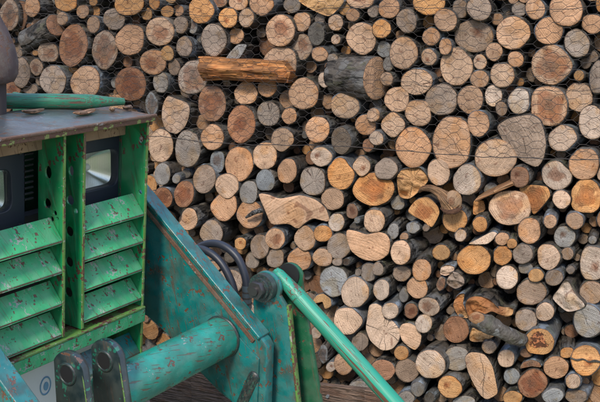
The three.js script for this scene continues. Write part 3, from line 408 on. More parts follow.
// ------------------------------------------------------------------ the rest of the pile: small log ends set back in the gaps, and the pile beyond the picture
{
  const R = rng(777), spots = [], W0 = -2.75, W1 = 2.15, V0 = 0.06 - WC.y, V1 = 1.5, GRID = 0.25, cells = new Map();
  const key = (u, v) => Math.floor(u / GRID) + ',' + Math.floor(v / GRID);
  const all = LOGS.map(e => ({ u: e.u, v: e.v, r: Math.max(...e.raw.map(q => Math.hypot(q[0], q[1]))), poly: e.raw }));
  const put = e => { for (let i = Math.floor((e.u - e.r) / GRID); i <= Math.floor((e.u + e.r) / GRID); i++) for (let j = Math.floor((e.v - e.r) / GRID); j <= Math.floor((e.v + e.r) / GRID); j++) { const k = i + ',' + j; if (!cells.has(k)) cells.set(k, []); cells.get(k).push(e); } };
  all.forEach(put);
  const inside = (e, u, v) => { const x = u - e.u, y = v - e.v; if (!e.poly) return x * x + y * y < e.r * e.r; let c = false; const p = e.poly; for (let i = 0, j = p.length - 1; i < p.length; j = i++) if ((p[i][1] > y) !== (p[j][1] > y) && x < (p[j][0] - p[i][0]) * (y - p[i][1]) / (p[j][1] - p[i][1]) + p[i][0]) c = !c; return c; };
  const free = (u, v, r) => { for (let k = 0; k < 13; k++) { const a = k / 12 * 6.283, s = k === 12 ? 0 : 1, x = u + s * r * Math.cos(a), y = v + s * r * Math.sin(a); for (const e of cells.get(key(x, y)) || []) if (inside(e, x, y)) return false; } for (const e of cells.get(key(u, v)) || []) if (e.poly) for (const q of e.poly) if (Math.hypot(q[0] + e.u - u, q[1] + e.v - v) < r) return false; return true; };
  for (const [r0, n] of [[0.085, 2500], [0.072, 4000], [0.065, 6000], [0.05, 9000], [0.04, 14000], [0.03, 22000], [0.022, 34000], [0.016, 40000]]) for (let i = 0; i < n; i++) {
    const u = W0 + R() * (W1 - W0), v = V0 + R() * (V1 - V0), r = r0 * (0.85 + 0.3 * R()), q = wallPoint(u, v, 0).sub(EYE).applyAxisAngle(new THREE.Vector3(1, 0, 0), PITCH), x = Math.abs(q.x / -q.z * F_PX), y = Math.abs(q.y / -q.z * F_PX), out = x > 318 || y > 218;
    if (!out && r > 0.05) continue; if (!out || r > 0.028) if (free(u, v, r)) { const e = { u, v, r, out }; spots.push(e); put(e); }
  }
  const faces = [], barks = [];
  spots.forEach((e, i) => {
    const M = e.r > 0.05 ? 24 : 14, pts = [], grow = e.out ? 1 : 1.25, sd = 5000 + i; for (let k = 0; k < M; k++) { const a = k / M * 6.283185, f = grow * (1 + 0.16 * (noise(Math.cos(a) * 1.5 + 8, Math.sin(a) * 1.5 + 8, sd) - 0.5)); pts.push([e.r * f * Math.cos(a), e.r * f * Math.sin(a)]); }
    const p = e.out ? (R() - 0.4) * 0.08 : -0.04 - R() * 0.12, lt = (e.out ? 1 : 0.8) * (0.85 + 0.3 * R()), t = TONES['tpgsbtog'[Math.floor(R() * 8)]].map(c => c * lt);  // logs in the gaps are tinted darker, shade put into their colour
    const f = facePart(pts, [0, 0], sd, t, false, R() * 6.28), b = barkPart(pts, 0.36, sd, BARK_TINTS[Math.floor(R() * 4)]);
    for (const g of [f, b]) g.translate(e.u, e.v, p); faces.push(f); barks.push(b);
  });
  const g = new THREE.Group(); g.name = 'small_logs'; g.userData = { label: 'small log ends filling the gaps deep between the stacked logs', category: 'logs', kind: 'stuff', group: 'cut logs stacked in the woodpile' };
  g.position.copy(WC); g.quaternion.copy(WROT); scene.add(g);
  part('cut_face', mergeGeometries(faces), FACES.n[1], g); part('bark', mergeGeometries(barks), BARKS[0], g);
  console.log('logs', LOGS.length, 'gap logs', spots.length, spots.filter(e => !e.out).length);
}

// ------------------------------------------------------------------ ground and an added dark backing that blocks light behind the pile
const dirt = (() => { const [map, bump] = texPair(512, (x, y) => { const a = fbm(x * 8, y * 8, 91, 5, 8), s = sm(0.6, 0.75, fbm(x * 32, y * 32, 92, 3, 32)), g = sm(0.5, 0.65, fbm(x * 4, y * 4, 93, 4, 4)); const v = 0.16 + 0.14 * a + 0.08 * s; return [mix(v, v * 0.55, g), mix(v * 0.82, v * 0.75, g), mix(v * 0.6, v * 0.25, g), a * 0.6 + s * 0.4]; }, true); return new THREE.MeshStandardMaterial({ map, bumpMap: bump, bumpScale: 0.03, roughness: 0.95 }); })();
{ const g = new THREE.PlaneGeometry(240, 240, 1, 1); g.rotateX(-Math.PI / 2); const u = g.attributes.uv; for (let i = 0; i < u.count; i++) u.setXY(i, u.getX(i) * 120, u.getY(i) * 120); structure('ground', g, dirt, 'bare earth with patches of grass'); }
{ const m = structure('added_backing', boxUV(new THREE.BoxGeometry(5.6, 3.3, 0.1), 2), new THREE.MeshStandardMaterial({ color: new THREE.Color(0.05, 0.042, 0.035), roughness: 0.95 }), 'added dark backing that blocks light behind the woodpile'); m.position.copy(wallPoint(-0.3, 1.65 - WC.y, -0.62)); m.quaternion.copy(WROT); }

// ------------------------------------------------------------------ wire netting stretched over the upper half of the pile
{
  const wire = new THREE.MeshStandardMaterial({ color: new THREE.Color(0.05, 0.043, 0.04), roughness: 0.7, metalness: 0.2 });
  const w = 0.072, h = 0.042, tw = 0.028, b0 = onWall(150, 137, 0.1), b1 = onWall(600, 161, 0.1), bottom = u => b0[1] + (b1[1] - b0[1]) * (u - b0[0]) / (b1[0] - b0[0]) + 0.008 * Math.sin(u * 5) + 0.01 * (fbm(u * 4, 3, 66, 3) - 0.5);
  const U0 = -2.4, U1 = 1.75, rows = Math.ceil((1.3 - b0[1]) / h), pos = [], idx = [];
  const warp = (u, k) => { const v = bottom(u) + k; return wallPoint(u + 0.012 * (noise(u * 31 + 90, v * 31 + 90, 67) - 0.5) + 0.03 * (fbm(u * 3 + 20, v * 3 + 20, 61, 2) - 0.5) * 2, v + 0.034 * (fbm(u * 2.4 + 5, v * 2.4 + 9, 62, 3) - 0.5) * 2 * sm(0, 0.1, k) + 0.01 * (noise(u * 29 + 40, v * 29 + 40, 68) - 0.5), 0.1 + 0.025 * (fbm(u * 3, v * 3 + 7, 63, 2) - 0.5) * 2); };
  const seg = (a, b, r) => { const d = b.clone().sub(a).normalize(), x = new THREE.Vector3().crossVectors(d, Math.abs(d.y) > 0.8 ? WU : UP).normalize(), y = new THREE.Vector3().crossVectors(d, x), s = pos.length / 3; for (const q of [a, b]) for (let i = 0; i < 4; i++) { const t = i * Math.PI / 2, c = Math.cos(t) * r, n = Math.sin(t) * r; pos.push(q.x + x.x * c + y.x * n, q.y + x.y * c + y.y * n, q.z + x.z * c + y.z * n); } for (let i = 0; i < 4; i++) { const j = (i + 1) % 4; idx.push(s + i, s + j, s + 4 + i, s + j, s + 4 + j, s + 4 + i); } };
  const half = (w - tw) / 2, step = w - half, cols = Math.floor((U1 - U0) / step);
  for (let c = 0; c < cols; c++) for (let r = 0; r <= rows; r++) {
    const u = U0 + c * step, k = r * h + (c % 2 ? h / 2 : 0);
    seg(warp(u, k), warp(u + tw, k), 0.00125);                      // the twist
    for (const s of [-1, 1]) if (k + s * h / 2 > -0.001) seg(warp(u + tw, k), warp(u + step, k + s * h / 2), 0.0008);
  }
  const lines = [];
  const line = (k, r, n = 90) => { for (let i = 0; i < n; i++) seg(warp(U0 + (U1 - U0) * i / n, k), warp(U0 + (U1 - U0) * (i + 1) / n, k), r); };
  line(-0.002, 0.002); line(0.31, 0.0011); line(0.66, 0.0014);
  const g = new THREE.BufferGeometry(); g.setAttribute('position', new THREE.Float32BufferAttribute(pos, 3)); g.setIndex(idx); g.computeVertexNormals();
  const m = new THREE.Mesh(g, wire); m.name = 'wire_netting'; m.castShadow = m.receiveShadow = true; m.userData = { label: 'rusty hexagonal wire netting stretched over the upper half of the woodpile', category: 'wire netting' };
  g.translate(-WC.x, -WC.y, -WC.z); m.position.copy(WC); scene.add(m);
}

// ------------------------------------------------------------------ the tractor: axes fitted to the photograph (x across, y up, z forward), origin of its measures at the hood corner
const TL = new THREE.Vector3(0.52323859, 0.03107616, -0.85161943), TV = new THREE.Vector3(0.07114927, 0.99425275, 0.07999536), TF = new THREE.Vector3().crossVectors(TL, TV);
const TP = new THREE.Vector3(-0.466285, -0.246177, -2.851662).add(EYE), OX = 0.31, OY = 1.9, OZ = 0.35;
const tractor = thing('tractor', 'old green tractor with rusty slatted grille, headlights and a teal front loader', 'tractor');
tractor.position.copy(TP).addScaledVector(TL, -OX).addScaledVector(TV, -OY).addScaledVector(TF, -OZ);
tractor.quaternion.setFromRotationMatrix(new THREE.Matrix4().makeBasis(TL, TV, TF));
const AX = [TL, TV, TF];
function tp(x, y, axis, val) { const r = rayDir(x, y), a = AX[axis], q = r.multiplyScalar((val + a.dot(TP) - a.dot(EYE)) / a.dot(r)).add(EYE).sub(TP); return new THREE.Vector3(TL.dot(q), TV.dot(q), TF.dot(q)); }
const T = g => { g.translate(OX, OY, OZ); return g; };
const tpart = (name, g, mat, parent = tractor, label) => { const top = parent === tractor; return part(name, T(g), mat, parent, label); };
function paint(seed, base, o = {}) {
  const rust = [0.1, 0.052, 0.032], prim = o.primer || [0.36, 0.33, 0.31];
  const [map, bump] = texPair(768, (x, y) => {
    const a = fbm(x * 6, y * 6, seed, 5, 6), b = fbm(x * 14, y * 14, seed + 3, 4, 14), c = fbm(x * 48, y * 48, seed + 6, 3, 48), st = fbm(x * 40, y * 4, seed + 9, 3, 0);
    const fade = 1 + 0.5 * (a - 0.5), chip = sm(o.chip ?? 0.64, (o.chip ?? 0.64) + 0.025, 0.45 * a + 0.4 * b + 0.3 * c - 0.08), pr = sm(o.pr ?? 0.7, (o.pr ?? 0.7) + 0.03, 0.6 * fbm(x * 5 + 3, y * 5 + 8, seed + 20, 4, 5) + 0.4 * c + 0.06);
    const stain = sm(0.45, 0.75, fbm(x * 5, y * 5, seed + 40, 4, 5)) * (o.stain ?? 0.4), scr = sm(0.8, 0.86, noise((x + y * 0.3) * 60, (y - x * 0.5) * 5, seed + 50)) * (o.scr ?? 0.5);
    let r = base[0] * fade, g = base[1] * fade, bl = base[2] * fade;
    r = mix(r, base[0] * 0.5 + 0.03, stain); g = mix(g, base[1] * 0.42 + 0.025, stain); bl = mix(bl, base[2] * 0.4 + 0.02, stain);
    r = mix(r, prim[0], pr * 0.8); g = mix(g, prim[1], pr * 0.8); bl = mix(bl, prim[2], pr * 0.8);
    const du = (o.dust ?? 0.18) * sm(0.35, 0.7, fbm(x * 9 + 2, y * 9, seed + 60, 4, 9)); r = mix(r, 0.3, du * 0.5); g = mix(g, 0.33, du * 0.5); bl = mix(bl, 0.27, du * 0.5);
    const k = Math.max(chip, scr * 0.7), tint = 0.7 + 0.8 * c; r = mix(r, rust[0] * tint, k); g = mix(g, rust[1] * tint, k); bl = mix(bl, rust[2] * tint, k);
    return [r, g, bl, 0.6 - 0.3 * k + 0.15 * (c - 0.5) - 0.1 * pr];
  }, true);
  const rp = 2.7 * (o.fine || 1); map.repeat.set(rp, rp); bump.repeat.set(rp, rp);
  return new THREE.MeshPhysicalMaterial({ map, bumpMap: bump, bumpScale: 0.0025, roughness: o.rough ?? 0.42, clearcoat: o.coat ?? 0.15, clearcoatRoughness: 0.35 });
}
const GREEN = paint(201, [0.007, 0.23, 0.075], { chip: 0.66, pr: 0.8, stain: 0.25 }), SLAT = paint(211, [0.04, 0.36, 0.14], { chip: 0.64, pr: 0.715, stain: 0.25, fine: 2, dust: 0.35, rough: 0.55, coat: 0 }), TEAL = paint(221, [0.003, 0.15, 0.145], { fine: 1.5, chip: 0.645, pr: 0.84, stain: 1, scr: 0.8, rough: 0.34, coat: 0.3 }), ROD = paint(231, [0.01, 0.27, 0.17], { chip: 0.585, pr: 0.86, stain: 0.35, scr: 0.6, rough: 0.45 }), EDGE = paint(241, [0.11, 0.24, 0.05], { chip: 0.54, pr: 0.72 }), HOOD = paint(251, [0.07, 0.08, 0.085], { chip: 0.59, pr: 0.74, stain: 0.8, fine: 1.4, rough: 0.28, coat: 0.5, primer: [0.2, 0.2, 0.2] }), RUST = paint(261, [0.13, 0.075, 0.05], { chip: 0.5, pr: 0.74, rough: 0.85, coat: 0 }), LIP = paint(271, [0.22, 0.26, 0.07], { chip: 0.47, pr: 0.74, rough: 0.8, coat: 0, fine: 2 }), OLD = paint(281, [0.012, 0.024, 0.027], { chip: 0.66, pr: 0.69, primer: [0.01, 0.16, 0.1], rough: 0.3, coat: 0.4, scr: 0.4 }), DKGREEN = paint(291, [0.008, 0.1, 0.045], { chip: 0.62, pr: 0.9 });
const plain = (r, g, b, rough = 0.6, metal = 0) => new THREE.MeshStandardMaterial({ color: new THREE.Color(r, g, b), roughness: rough, metalness: metal });
const PLASTIC = plain(0.018, 0.022, 0.035, 0.42), BLACK = plain(0.012, 0.012, 0.013, 0.6), RUBBER = plain(0.02, 0.024, 0.035, 0.45), STEEL = plain(0.12, 0.11, 0.11, 0.4, 0.8);
const box = (x0, x1, y0, y1, z0, z1, r = 0.003) => { const g = new RoundedBoxGeometry(x1 - x0, y1 - y0, z1 - z0, 2, Math.min(r, (x1 - x0) / 2.2, (y1 - y0) / 2.2, (z1 - z0) / 2.2)); g.translate((x0 + x1) / 2, (y0 + y1) / 2, (z0 + z1) / 2); return boxUV(g); };
function plateX(zy, x0, x1, holes = [], bevel = 0.0015) {   // a plate standing in the y-z plane
  const s = new THREE.Shape(zy.map(q => new THREE.Vector2(-q[0], q[1]))); for (const [z, y, r, ry] of holes) { const h = new THREE.Path(); h.absellipse(-z, y, r, ry || r, 0, Math.PI * 2); s.holes.push(h); }
  const g = new THREE.ExtrudeGeometry(s, { depth: x1 - x0 - 2 * bevel, bevelEnabled: true, bevelSize: bevel, bevelThickness: bevel, bevelSegments: 2, curveSegments: 24 }); g.rotateY(Math.PI / 2); g.translate(x0 + bevel, 0, 0);
  return toCreasedNormals(boxUV(g), 0.6);
}
const cylX = (x0, x1, y, z, r, n = 32) => { const g = new THREE.CylinderGeometry(r, r, x1 - x0, n); g.rotateZ(Math.PI / 2); g.translate((x0 + x1) / 2, y, z); return g; };
const round = (cz, cy, r, a0, a1, n = 14) => { const o = []; for (let i = 0; i <= n; i++) { const a = a0 + (a1 - a0) * i / n; o.push([cz + r * Math.cos(a), cy + r * Math.sin(a)]); } return o; };
// grille posts: flat bars standing edge-on, with lightening holes, each with a chipped front edge
const bar = (x, y1, holes) => { const p = tpart('grille_post', plateX([[-0.1, -0.004], [-0.004, -0.004], [-0.004, y1], [-0.1, y1]], x - 0.007, x, holes), GREEN); tpart('edge_strip', box(x - 0.0078, x + 0.0008, y1, -0.006, -0.0035, 0.0015, 0.0015), EDGE, p); return p; };
bar(-0.62, -0.66, []); bar(-0.35, -0.62, [[-0.061, -0.133, 0.014, 0.02], [-0.064, -0.225, 0.015, 0.016], [-0.034, -0.248, 0.009], [-0.046, -0.268, 0.009], [-0.024, -0.262, 0.006]]);
bar(-0.272, -0.62, [[-0.05, -0.139, 0.011, 0.017], [-0.053, -0.228, 0.016], [-0.03, -0.256, 0.009], [-0.055, -0.324, 0.017], [-0.055, -0.419, 0.017], [-0.057, -0.516, 0.017]]);
bar(0, -0.84, [[-0.024, -0.076, 0.009, 0.012], [-0.022, -0.246, 0.009]]);
// louvre slats
function slat(x0, x1, y0, drop, mat = SLAT) {
  const t = 0.004, pr = [[-0.05, y0 + 0.004], [-0.002, y0 - drop], [-0.002, y0 - drop - 0.007], [-0.007, y0 - drop - 0.007], [-0.05 - t, y0 - 0.002]];
  const g = plateX(pr, x0, x1, [], 0.001), p = g.attributes.position, R = rng(Math.round(y0 * 1e4) + 99999), b = (R() - 0.5) * 0.006; for (let i = 0; i < p.count; i++) { const k = (p.getX(i) - x0) / (x1 - x0); p.setY(i, p.getY(i) + b * (k - 0.5)); } return g;
}
const louvre = (x0, x1, y, drop) => { const s = tpart('slat', slat(x0, x1, y + 0.001, drop), SLAT); tpart('rusty_lip', box(x0 + 0.001, x1 - 0.001, y - drop - 0.0052, y - drop + 0.0005, -0.006, -0.0008, 0.0015), RUST, s); };
[-0.262, -0.352, -0.446, -0.545].forEach(y => louvre(-0.272, -0.009, y, 0.051));
[-0.27, -0.362, -0.462, -0.558].forEach(y => louvre(-0.612, -0.359, y, 0.052));
tpart('slat', slat(-0.26, -0.009, -0.735, 0.05), TEAL);
{ const r = tpart('grille_rail', box(-0.63, 0.004, -0.68, -0.636, -0.008, 0.006, 0.003), SLAT); tpart('rail_flange', box(-0.63, 0.002, -0.634, -0.626, -0.06, 0.008, 0.002), EDGE, r); }
// headlights in dark bezels, with a slotted panel beside the one that shows it
for (const cx of [-0.092, -0.525]) {
  const b = new THREE.Shape([[-0.165, -0.14], [0.128, -0.14], [0.128, 0.115], [-0.165, 0.115]].map(q => new THREE.Vector2(...q))), hole = new THREE.Path(), W = 0.086, H = 0.063, r = 0.034;
  const rr = (s, w, h, q) => { s.moveTo(-w + q, -h); s.lineTo(w - q, -h); s.quadraticCurveTo(w, -h, w, -h + q); s.lineTo(w * 0.97, h - q); s.quadraticCurveTo(w * 0.97, h, w * 0.97 - q, h); s.lineTo(-w + q, h); s.quadraticCurveTo(-w, h, -w, h - q); s.lineTo(-w, -h + q); s.quadraticCurveTo(-w, -h, -w + q, -h); return s; };
  rr(hole, W, H, r); b.holes.push(hole);
  const bz = new THREE.ExtrudeGeometry(b, { depth: 0.02, bevelEnabled: true, bevelSize: 0.004, bevelThickness: 0.006, bevelSegments: 3, curveSegments: 10 }); bz.translate(cx, -0.178, -0.14);
  const h = tpart('headlight', bz, PLASTIC);
  const edge = rr(new THREE.Shape(), W + 0.003, H + 0.003, r + 0.002).getSpacedPoints(64).slice(0, 64), dp = [], di = [], du = [];
  for (let s = 0; s <= 10; s++) for (const q of edge) { const k = s / 10; dp.push(cx + q.x * k, -0.178 + q.y * k, -0.138 - 0.06 * (1 - k * k)); du.push(q.x * k, q.y * k); }
  for (let s = 0; s < 10; s++) for (let i = 0; i < 64; i++) { const a = s * 64 + i, b2 = s * 64 + (i + 1) % 64; di.push(a, a + 64, b2, b2, a + 64, b2 + 64); }
  const d2 = geo(dp, du, null, di), bulb = new THREE.SphereGeometry(0.012, 16, 12); bulb.translate(cx, -0.178, -0.17); tpart('bulb', bulb, plain(0.8, 0.8, 0.78, 0.2), h);
  tpart('reflector', d2, plain(0.95, 0.95, 0.92, 0.25, 0.85), h);
  const ls = rr(new THREE.Shape(), W - 0.001, H - 0.001, r), lens = new THREE.ExtrudeGeometry(ls, { depth: 0.004, bevelEnabled: true, bevelSize: 0.003, bevelThickness: 0.004, bevelSegments: 3, curveSegments: 10 }); lens.translate(cx, -0.178, -0.134);
  const ribs = tex(128, (x, y) => { const v = 0.5 + 0.35 * Math.cos(x * Math.PI * 2 * 16) + 0.15 * Math.cos(y * Math.PI * 2 * 3); return [v, v, v]; }, false, true); ribs.repeat.set(6, 6);
  tpart('lens', boxUV(lens), new THREE.MeshPhysicalMaterial({ color: new THREE.Color(0.95, 0.96, 0.93), transmission: 1, roughness: 0.06, thickness: 0, ior: 1.5, bumpMap: ribs, bumpScale: 0.0009 }), h);
  for (const [dx, dy] of [[0.112, 0.1], [0.112, -0.11], [-0.1, 0.1], [-0.1, -0.11]]) { const s = new THREE.CylinderGeometry(0.005, 0.006, 0.005, 12); s.rotateX(Math.PI / 2); s.translate(cx + dx, -0.178 + dy, -0.112); tpart('screw', s, STEEL, h); }
  if (cx < -0.3) for (let i = 0; i < 9; i++) tpart('vent_slot', box(-0.397, -0.364, -0.082 - i * 0.0165 - 0.006, -0.082 - i * 0.0165, -0.116, -0.11, 0.002), BLACK, h);
}
tpart('top_rail', box(-0.61, -0.008, -0.072, -0.006, -0.11, -0.085, 0.004), paint(331, [0.34, 0.22, 0.13], { chip: 0.6, pr: 0.8, rough: 0.85, coat: 0 }));
tpart('radiator', box(-0.61, -0.01, -0.9, -0.3, -0.24, -0.2), BLACK);
tpart('shroud', box(-0.625, -0.607, -0.9, -0.006, -0.6, -0.103), DKGREEN); tpart('shroud', box(-0.0065, 0.006, -0.9, -0.006, -0.6, -0.103), DKGREEN);
// hood top with its rusty front lip
{
  const n = 40, pos = [], uv = [], idx = []; for (let i = 0; i <= n; i++) for (let j = 0; j <= 12; j++) { const x = -0.63 + 0.645 * i / n, z = 0.012 - 0.36 * j / 12; pos.push(x, 0.004 + 0.004 * (fbm(x * 9 + 9, z * 9 + 9, 301, 3) - 0.5) - 0.06 * sm(-0.28, -0.35, z) - (i === 0 || i === n ? 0.012 : 0), z); uv.push(x, z); }
  for (let i = 0; i < n; i++) for (let j = 0; j < 12; j++) { const a = i * 13 + j, b = a + 13; idx.push(a, b, a + 1, b, b + 1, a + 1); }
  const hd = tpart('hood', geo(pos, uv, null, idx), HOOD);
  tpart('hood_lip', box(-0.632, 0.017, -0.016, 0.002, 0.0005, 0.016, 0.004), LIP, hd); tpart('rusty_seam', box(-0.632, 0.0185, -0.0015, 0.0072, 0.006, 0.0185, 0.003), RUST, hd);
  tpart('side_lip', box(0.008, 0.02, -0.03, 0.002, -0.34, 0.0, 0.003), RUST, hd);
}
tpart('engine_cover', box(-0.6, -0.02, -0.5, -0.09, -1.5, -0.36, 0.04), DKGREEN);
{ const a = tp(-14, 101, 1, 0.026), b = tp(96, 101.5, 1, 0.028), c = tp(124, 103.5, 1, 0.022), d = b.clone().sub(a), len = d.length();
  const g = new THREE.LatheGeometry([[0.001, 0], [0.021, 0.001], [0.0235, 0.006], [0.0235, len * 0.88], [0.0215, len * 0.97], [0.015, len + 0.04], [0.011, len + b.distanceTo(c)], [0.001, len + b.distanceTo(c) + 0.003]].map(q => new THREE.Vector2(...q)), 32);
  g.applyQuaternion(new THREE.Quaternion().setFromUnitVectors(UP, d.normalize())); g.translate(a.x, a.y, a.z); tpart('hood_tube', g, paint(311, [0.008, 0.17, 0.085], { fine: 1.6, chip: 0.575, pr: 0.85, stain: 0.6, scr: 0.9 })); }
{ const c = tp(-12, 60, 2, -0.3), g = new THREE.LatheGeometry([[0.001, -0.068], [0.05, -0.066], [0.074, -0.056], [0.084, -0.035], [0.084, 0.0], [0.074, 0.045], [0.055, 0.09], [0.036, 0.125], [0.028, 0.15], [0.026, 0.4], [0.022, 0.4], [0.001, 0.39]].map(q => new THREE.Vector2(...q)), 36); g.translate(c.x, c.y, c.z);
  const m = tpart('exhaust_muffler', g, paint(341, [0.095, 0.066, 0.06], { chip: 0.63, pr: 0.9, stain: 0.3, rough: 0.8, coat: 0 })); const p = new THREE.CylinderGeometry(0.05, 0.05, 0.1, 24); p.translate(c.x, c.y - 0.115, c.z); tpart('exhaust_pipe', p, plain(0.05, 0.04, 0.038, 0.8), m); }
// the white plate low on the nose
{ const a = tp(25, 375, 2, -0.1), pl = tpart('plate', box(-0.46, -0.12, -0.98, -0.737, -0.104, -0.098, 0.002), new THREE.MeshStandardMaterial({ color: new THREE.Color(0.72, 0.76, 0.78), roughness: 0.4 }));
  const e = tp(46, 386, 2, -0.095), blue = plain(0.16, 0.34, 0.52, 0.6), ring = new THREE.TorusGeometry(0.026, 0.0025, 8, 28); ring.scale(0.8, 1.1, 0.5); ring.translate(e.x, e.y, -0.0965); tpart('emblem', ring, blue, pl);
  for (const [dx, dy, w] of [[0.002, -0.002, 0.012]]) { const dot = new THREE.CylinderGeometry(w, w, 0.002, 14); dot.rotateX(Math.PI / 2); dot.scale(0.8, 1.2, 1); dot.translate(e.x + dx, e.y + dy, -0.0968); tpart('emblem', dot, blue, pl); } }
// loader arms, flanges, cross tube and lugs
const armShape = [[-0.3, -0.166], [-0.086, -0.326], [0.392, -0.682], [0.405, -0.7], [0.43, -1.35], [0.33, -1.35], [0.30, -0.925], [0.238, -0.903], [0.152, -0.855], [0.041, -0.775], [-0.084, -0.718], [-0.3, -0.72]];
function arm(x0, x1, dy, inner) {
  const a = tpart('loader_arm', plateX(armShape.map(q => [q[0], q[1] + dy]), x0, x1, [], 0.004), TEAL);
  const dz = 0.692, dyy = -0.514, L0 = Math.hypot(dz, dyy), g = box(x0 - 0.012, x1 + 0.002, -0.007, 0.007, 0, L0 - 0.012, 0.004); g.rotateX(-Math.atan2(dyy, dz)); g.translate(0, -0.162 + dy, -0.298); tpart('arm_flange', g, TEAL, a);
  const g2 = box(inner < 0 ? x0 - 0.007 : x1, inner < 0 ? x0 : x1 + 0.007, -0.036, -0.02, 0, L0 - 0.02, 0.003); g2.rotateX(-Math.atan2(dyy, dz)); g2.translate(0, -0.162 + dy, -0.298); tpart('arm_stiffener', g2, RUST, a);
  return a;
}
const armR = arm(0.12, 0.165, 0, -1); arm(-0.775, -0.73, 0.02, 1);
for (const [x0, x1] of [[0.121, 0.164], [-0.774, -0.731]]) tpart('loader_mast', box(x0, x1, -1.6, -0.19, -0.46, -0.302, 0.01), TEAL);
tpart('gusset', plateX([[0.115, -0.69], [0.205, -0.63], [0.385, -0.74], [0.395, -1.1], [0.325, -1.1], [0.295, -0.915], [0.165, -0.85]], 0.112, 0.1195, [], 0.002), TEAL, armR);
{ const g = new THREE.CapsuleGeometry(0.02, 0.16, 8, 20); g.scale(0.5, 1, 1); g.rotateX(0.35); g.translate(0.112, -0.88, 0.345); tpart('latch_bar', g, OLD, armR); }
{ const g = cylX(-0.425, 0.112, -0.703, 0.24, 0.066, 48); const p = g.attributes.position, uv = []; for (let i = 0; i < p.count; i++) uv.push(Math.atan2(p.getY(i) + 0.703, p.getZ(i) - 0.24) * 0.066, p.getX(i)); g.setAttribute('uv', new THREE.Float32BufferAttribute(uv, 2)); const t = tpart('cross_tube', g, paint(321, [0.012, 0.27, 0.2], { fine: 1.5, chip: 0.63, pr: 0.8, stain: 0.6, scr: 1, rough: 0.34 }));
  const w = new THREE.TorusGeometry(0.066, 0.006, 10, 40); w.rotateY(Math.PI / 2); w.translate(0.108, -0.703, 0.24); tpart('weld_seam', w, OLD, t); }
for (const [x, px, py] of [[-0.565, 67, 374], [-0.43, 104, 361]]) {
  const c = tp(px, py, 0, x - 0.012), R0 = 0.052, a = Math.atan2(-0.703 - c.y, 0.24 - c.z), l = tpart('lug', plateX([...round(c.z, c.y, R0, a - 2 + Math.PI * 2, a + 2, 20), [c.z + 0.14, -1.0], [c.z - 0.01, -1.0]].reverse(), x - 0.01, x + 0.016, [], 0.007), OLD);
  tpart('lug_boss', cylX(x - 0.014, x + 0.02, c.y, c.z, 0.024), BLACK, l); const g = new THREE.TorusGeometry(0.027, 0.005, 10, 36); g.rotateY(Math.PI / 2); g.translate(x - 0.011, c.y, c.z); tpart('bush', g, OLD, l);
  tpart('lug_edge', plateX([[c.z + R0 * 0.98, c.y + 0.01], [c.z + R0 * 1.04, c.y], [c.z + 0.147, -1.0], [c.z + 0.138, -1.0]], x - 0.01, x + 0.016, [], 0.001), EDGE, l);
}
// link plates, pivot and lift rod beside the arm
const near = tpart('link_plate', plateX([...round(0.338, -0.535, 0.052, -0.3, Math.PI + 0.25, 18), [0.342, -0.947], [0.40, -1.35], [0.57, -1.35], [0.489, -0.898], [0.425, -0.59]], 0.205, 0.222, [], 0.003), TEAL);
tpart('edge_strip', plateX([[0.421, -0.575], [0.428, -0.575], [0.492, -0.898], [0.573, -1.35], [0.566, -1.35], [0.485, -0.898]], 0.2035, 0.2235, [], 0.001), EDGE, near);
tpart('link_plate', plateX([...round(0.378, -0.51, 0.045, -0.3, Math.PI + 0.25, 18), [0.40, -0.95], [0.44, -1.35], [0.62, -1.35], [0.53, -0.914], [0.436, -0.578]], 0.285, 0.3, [], 0.003), DKGREEN, tractor, 'darker green far link plate');
tpart('pivot_cap', cylX(0.279, 0.2845, -0.5, 0.376, 0.038), BLACK);
{ const p = tpart('pivot_pin', cylX(0.165, 0.3, -0.53, 0.335, 0.036), OLD); tpart('washer', cylX(0.178, 0.2045, -0.53, 0.335, 0.047), OLD, p); const n = new THREE.CylinderGeometry(0.03, 0.03, 0.024, 6); n.rotateZ(Math.PI / 2); n.translate(0.155, -0.53, 0.335); tpart('nut', n, STEEL, p); tpart('pin_end', cylX(0.135, 0.15, -0.53, 0.335, 0.014), STEEL, p); }
{ const a = new THREE.Vector3(0.25, -0.49, 0.345), b = new THREE.Vector3(0.25, -0.998, 1.085), d = b.clone().sub(a), len = d.length();
  const g = new THREE.LatheGeometry([[0.001, -0.01], [0.014, -0.006], [0.02, 0.012], [0.0225, 0.05], [0.0265, 0.11], [0.0265, 0.118], [0.0262, len - 0.05], [0.022, len - 0.04], [0.022, len], [0.001, len]].map(q => new THREE.Vector2(...q)), 40); const uv = g.attributes.uv; for (let i = 0; i < uv.count; i++) uv.setXY(i, uv.getX(i) * 0.5, uv.getY(i) * 0.9);
  g.applyQuaternion(new THREE.Quaternion().setFromUnitVectors(UP, d.normalize())); g.translate(a.x, a.y, a.z); tpart('lift_rod', g, ROD); }
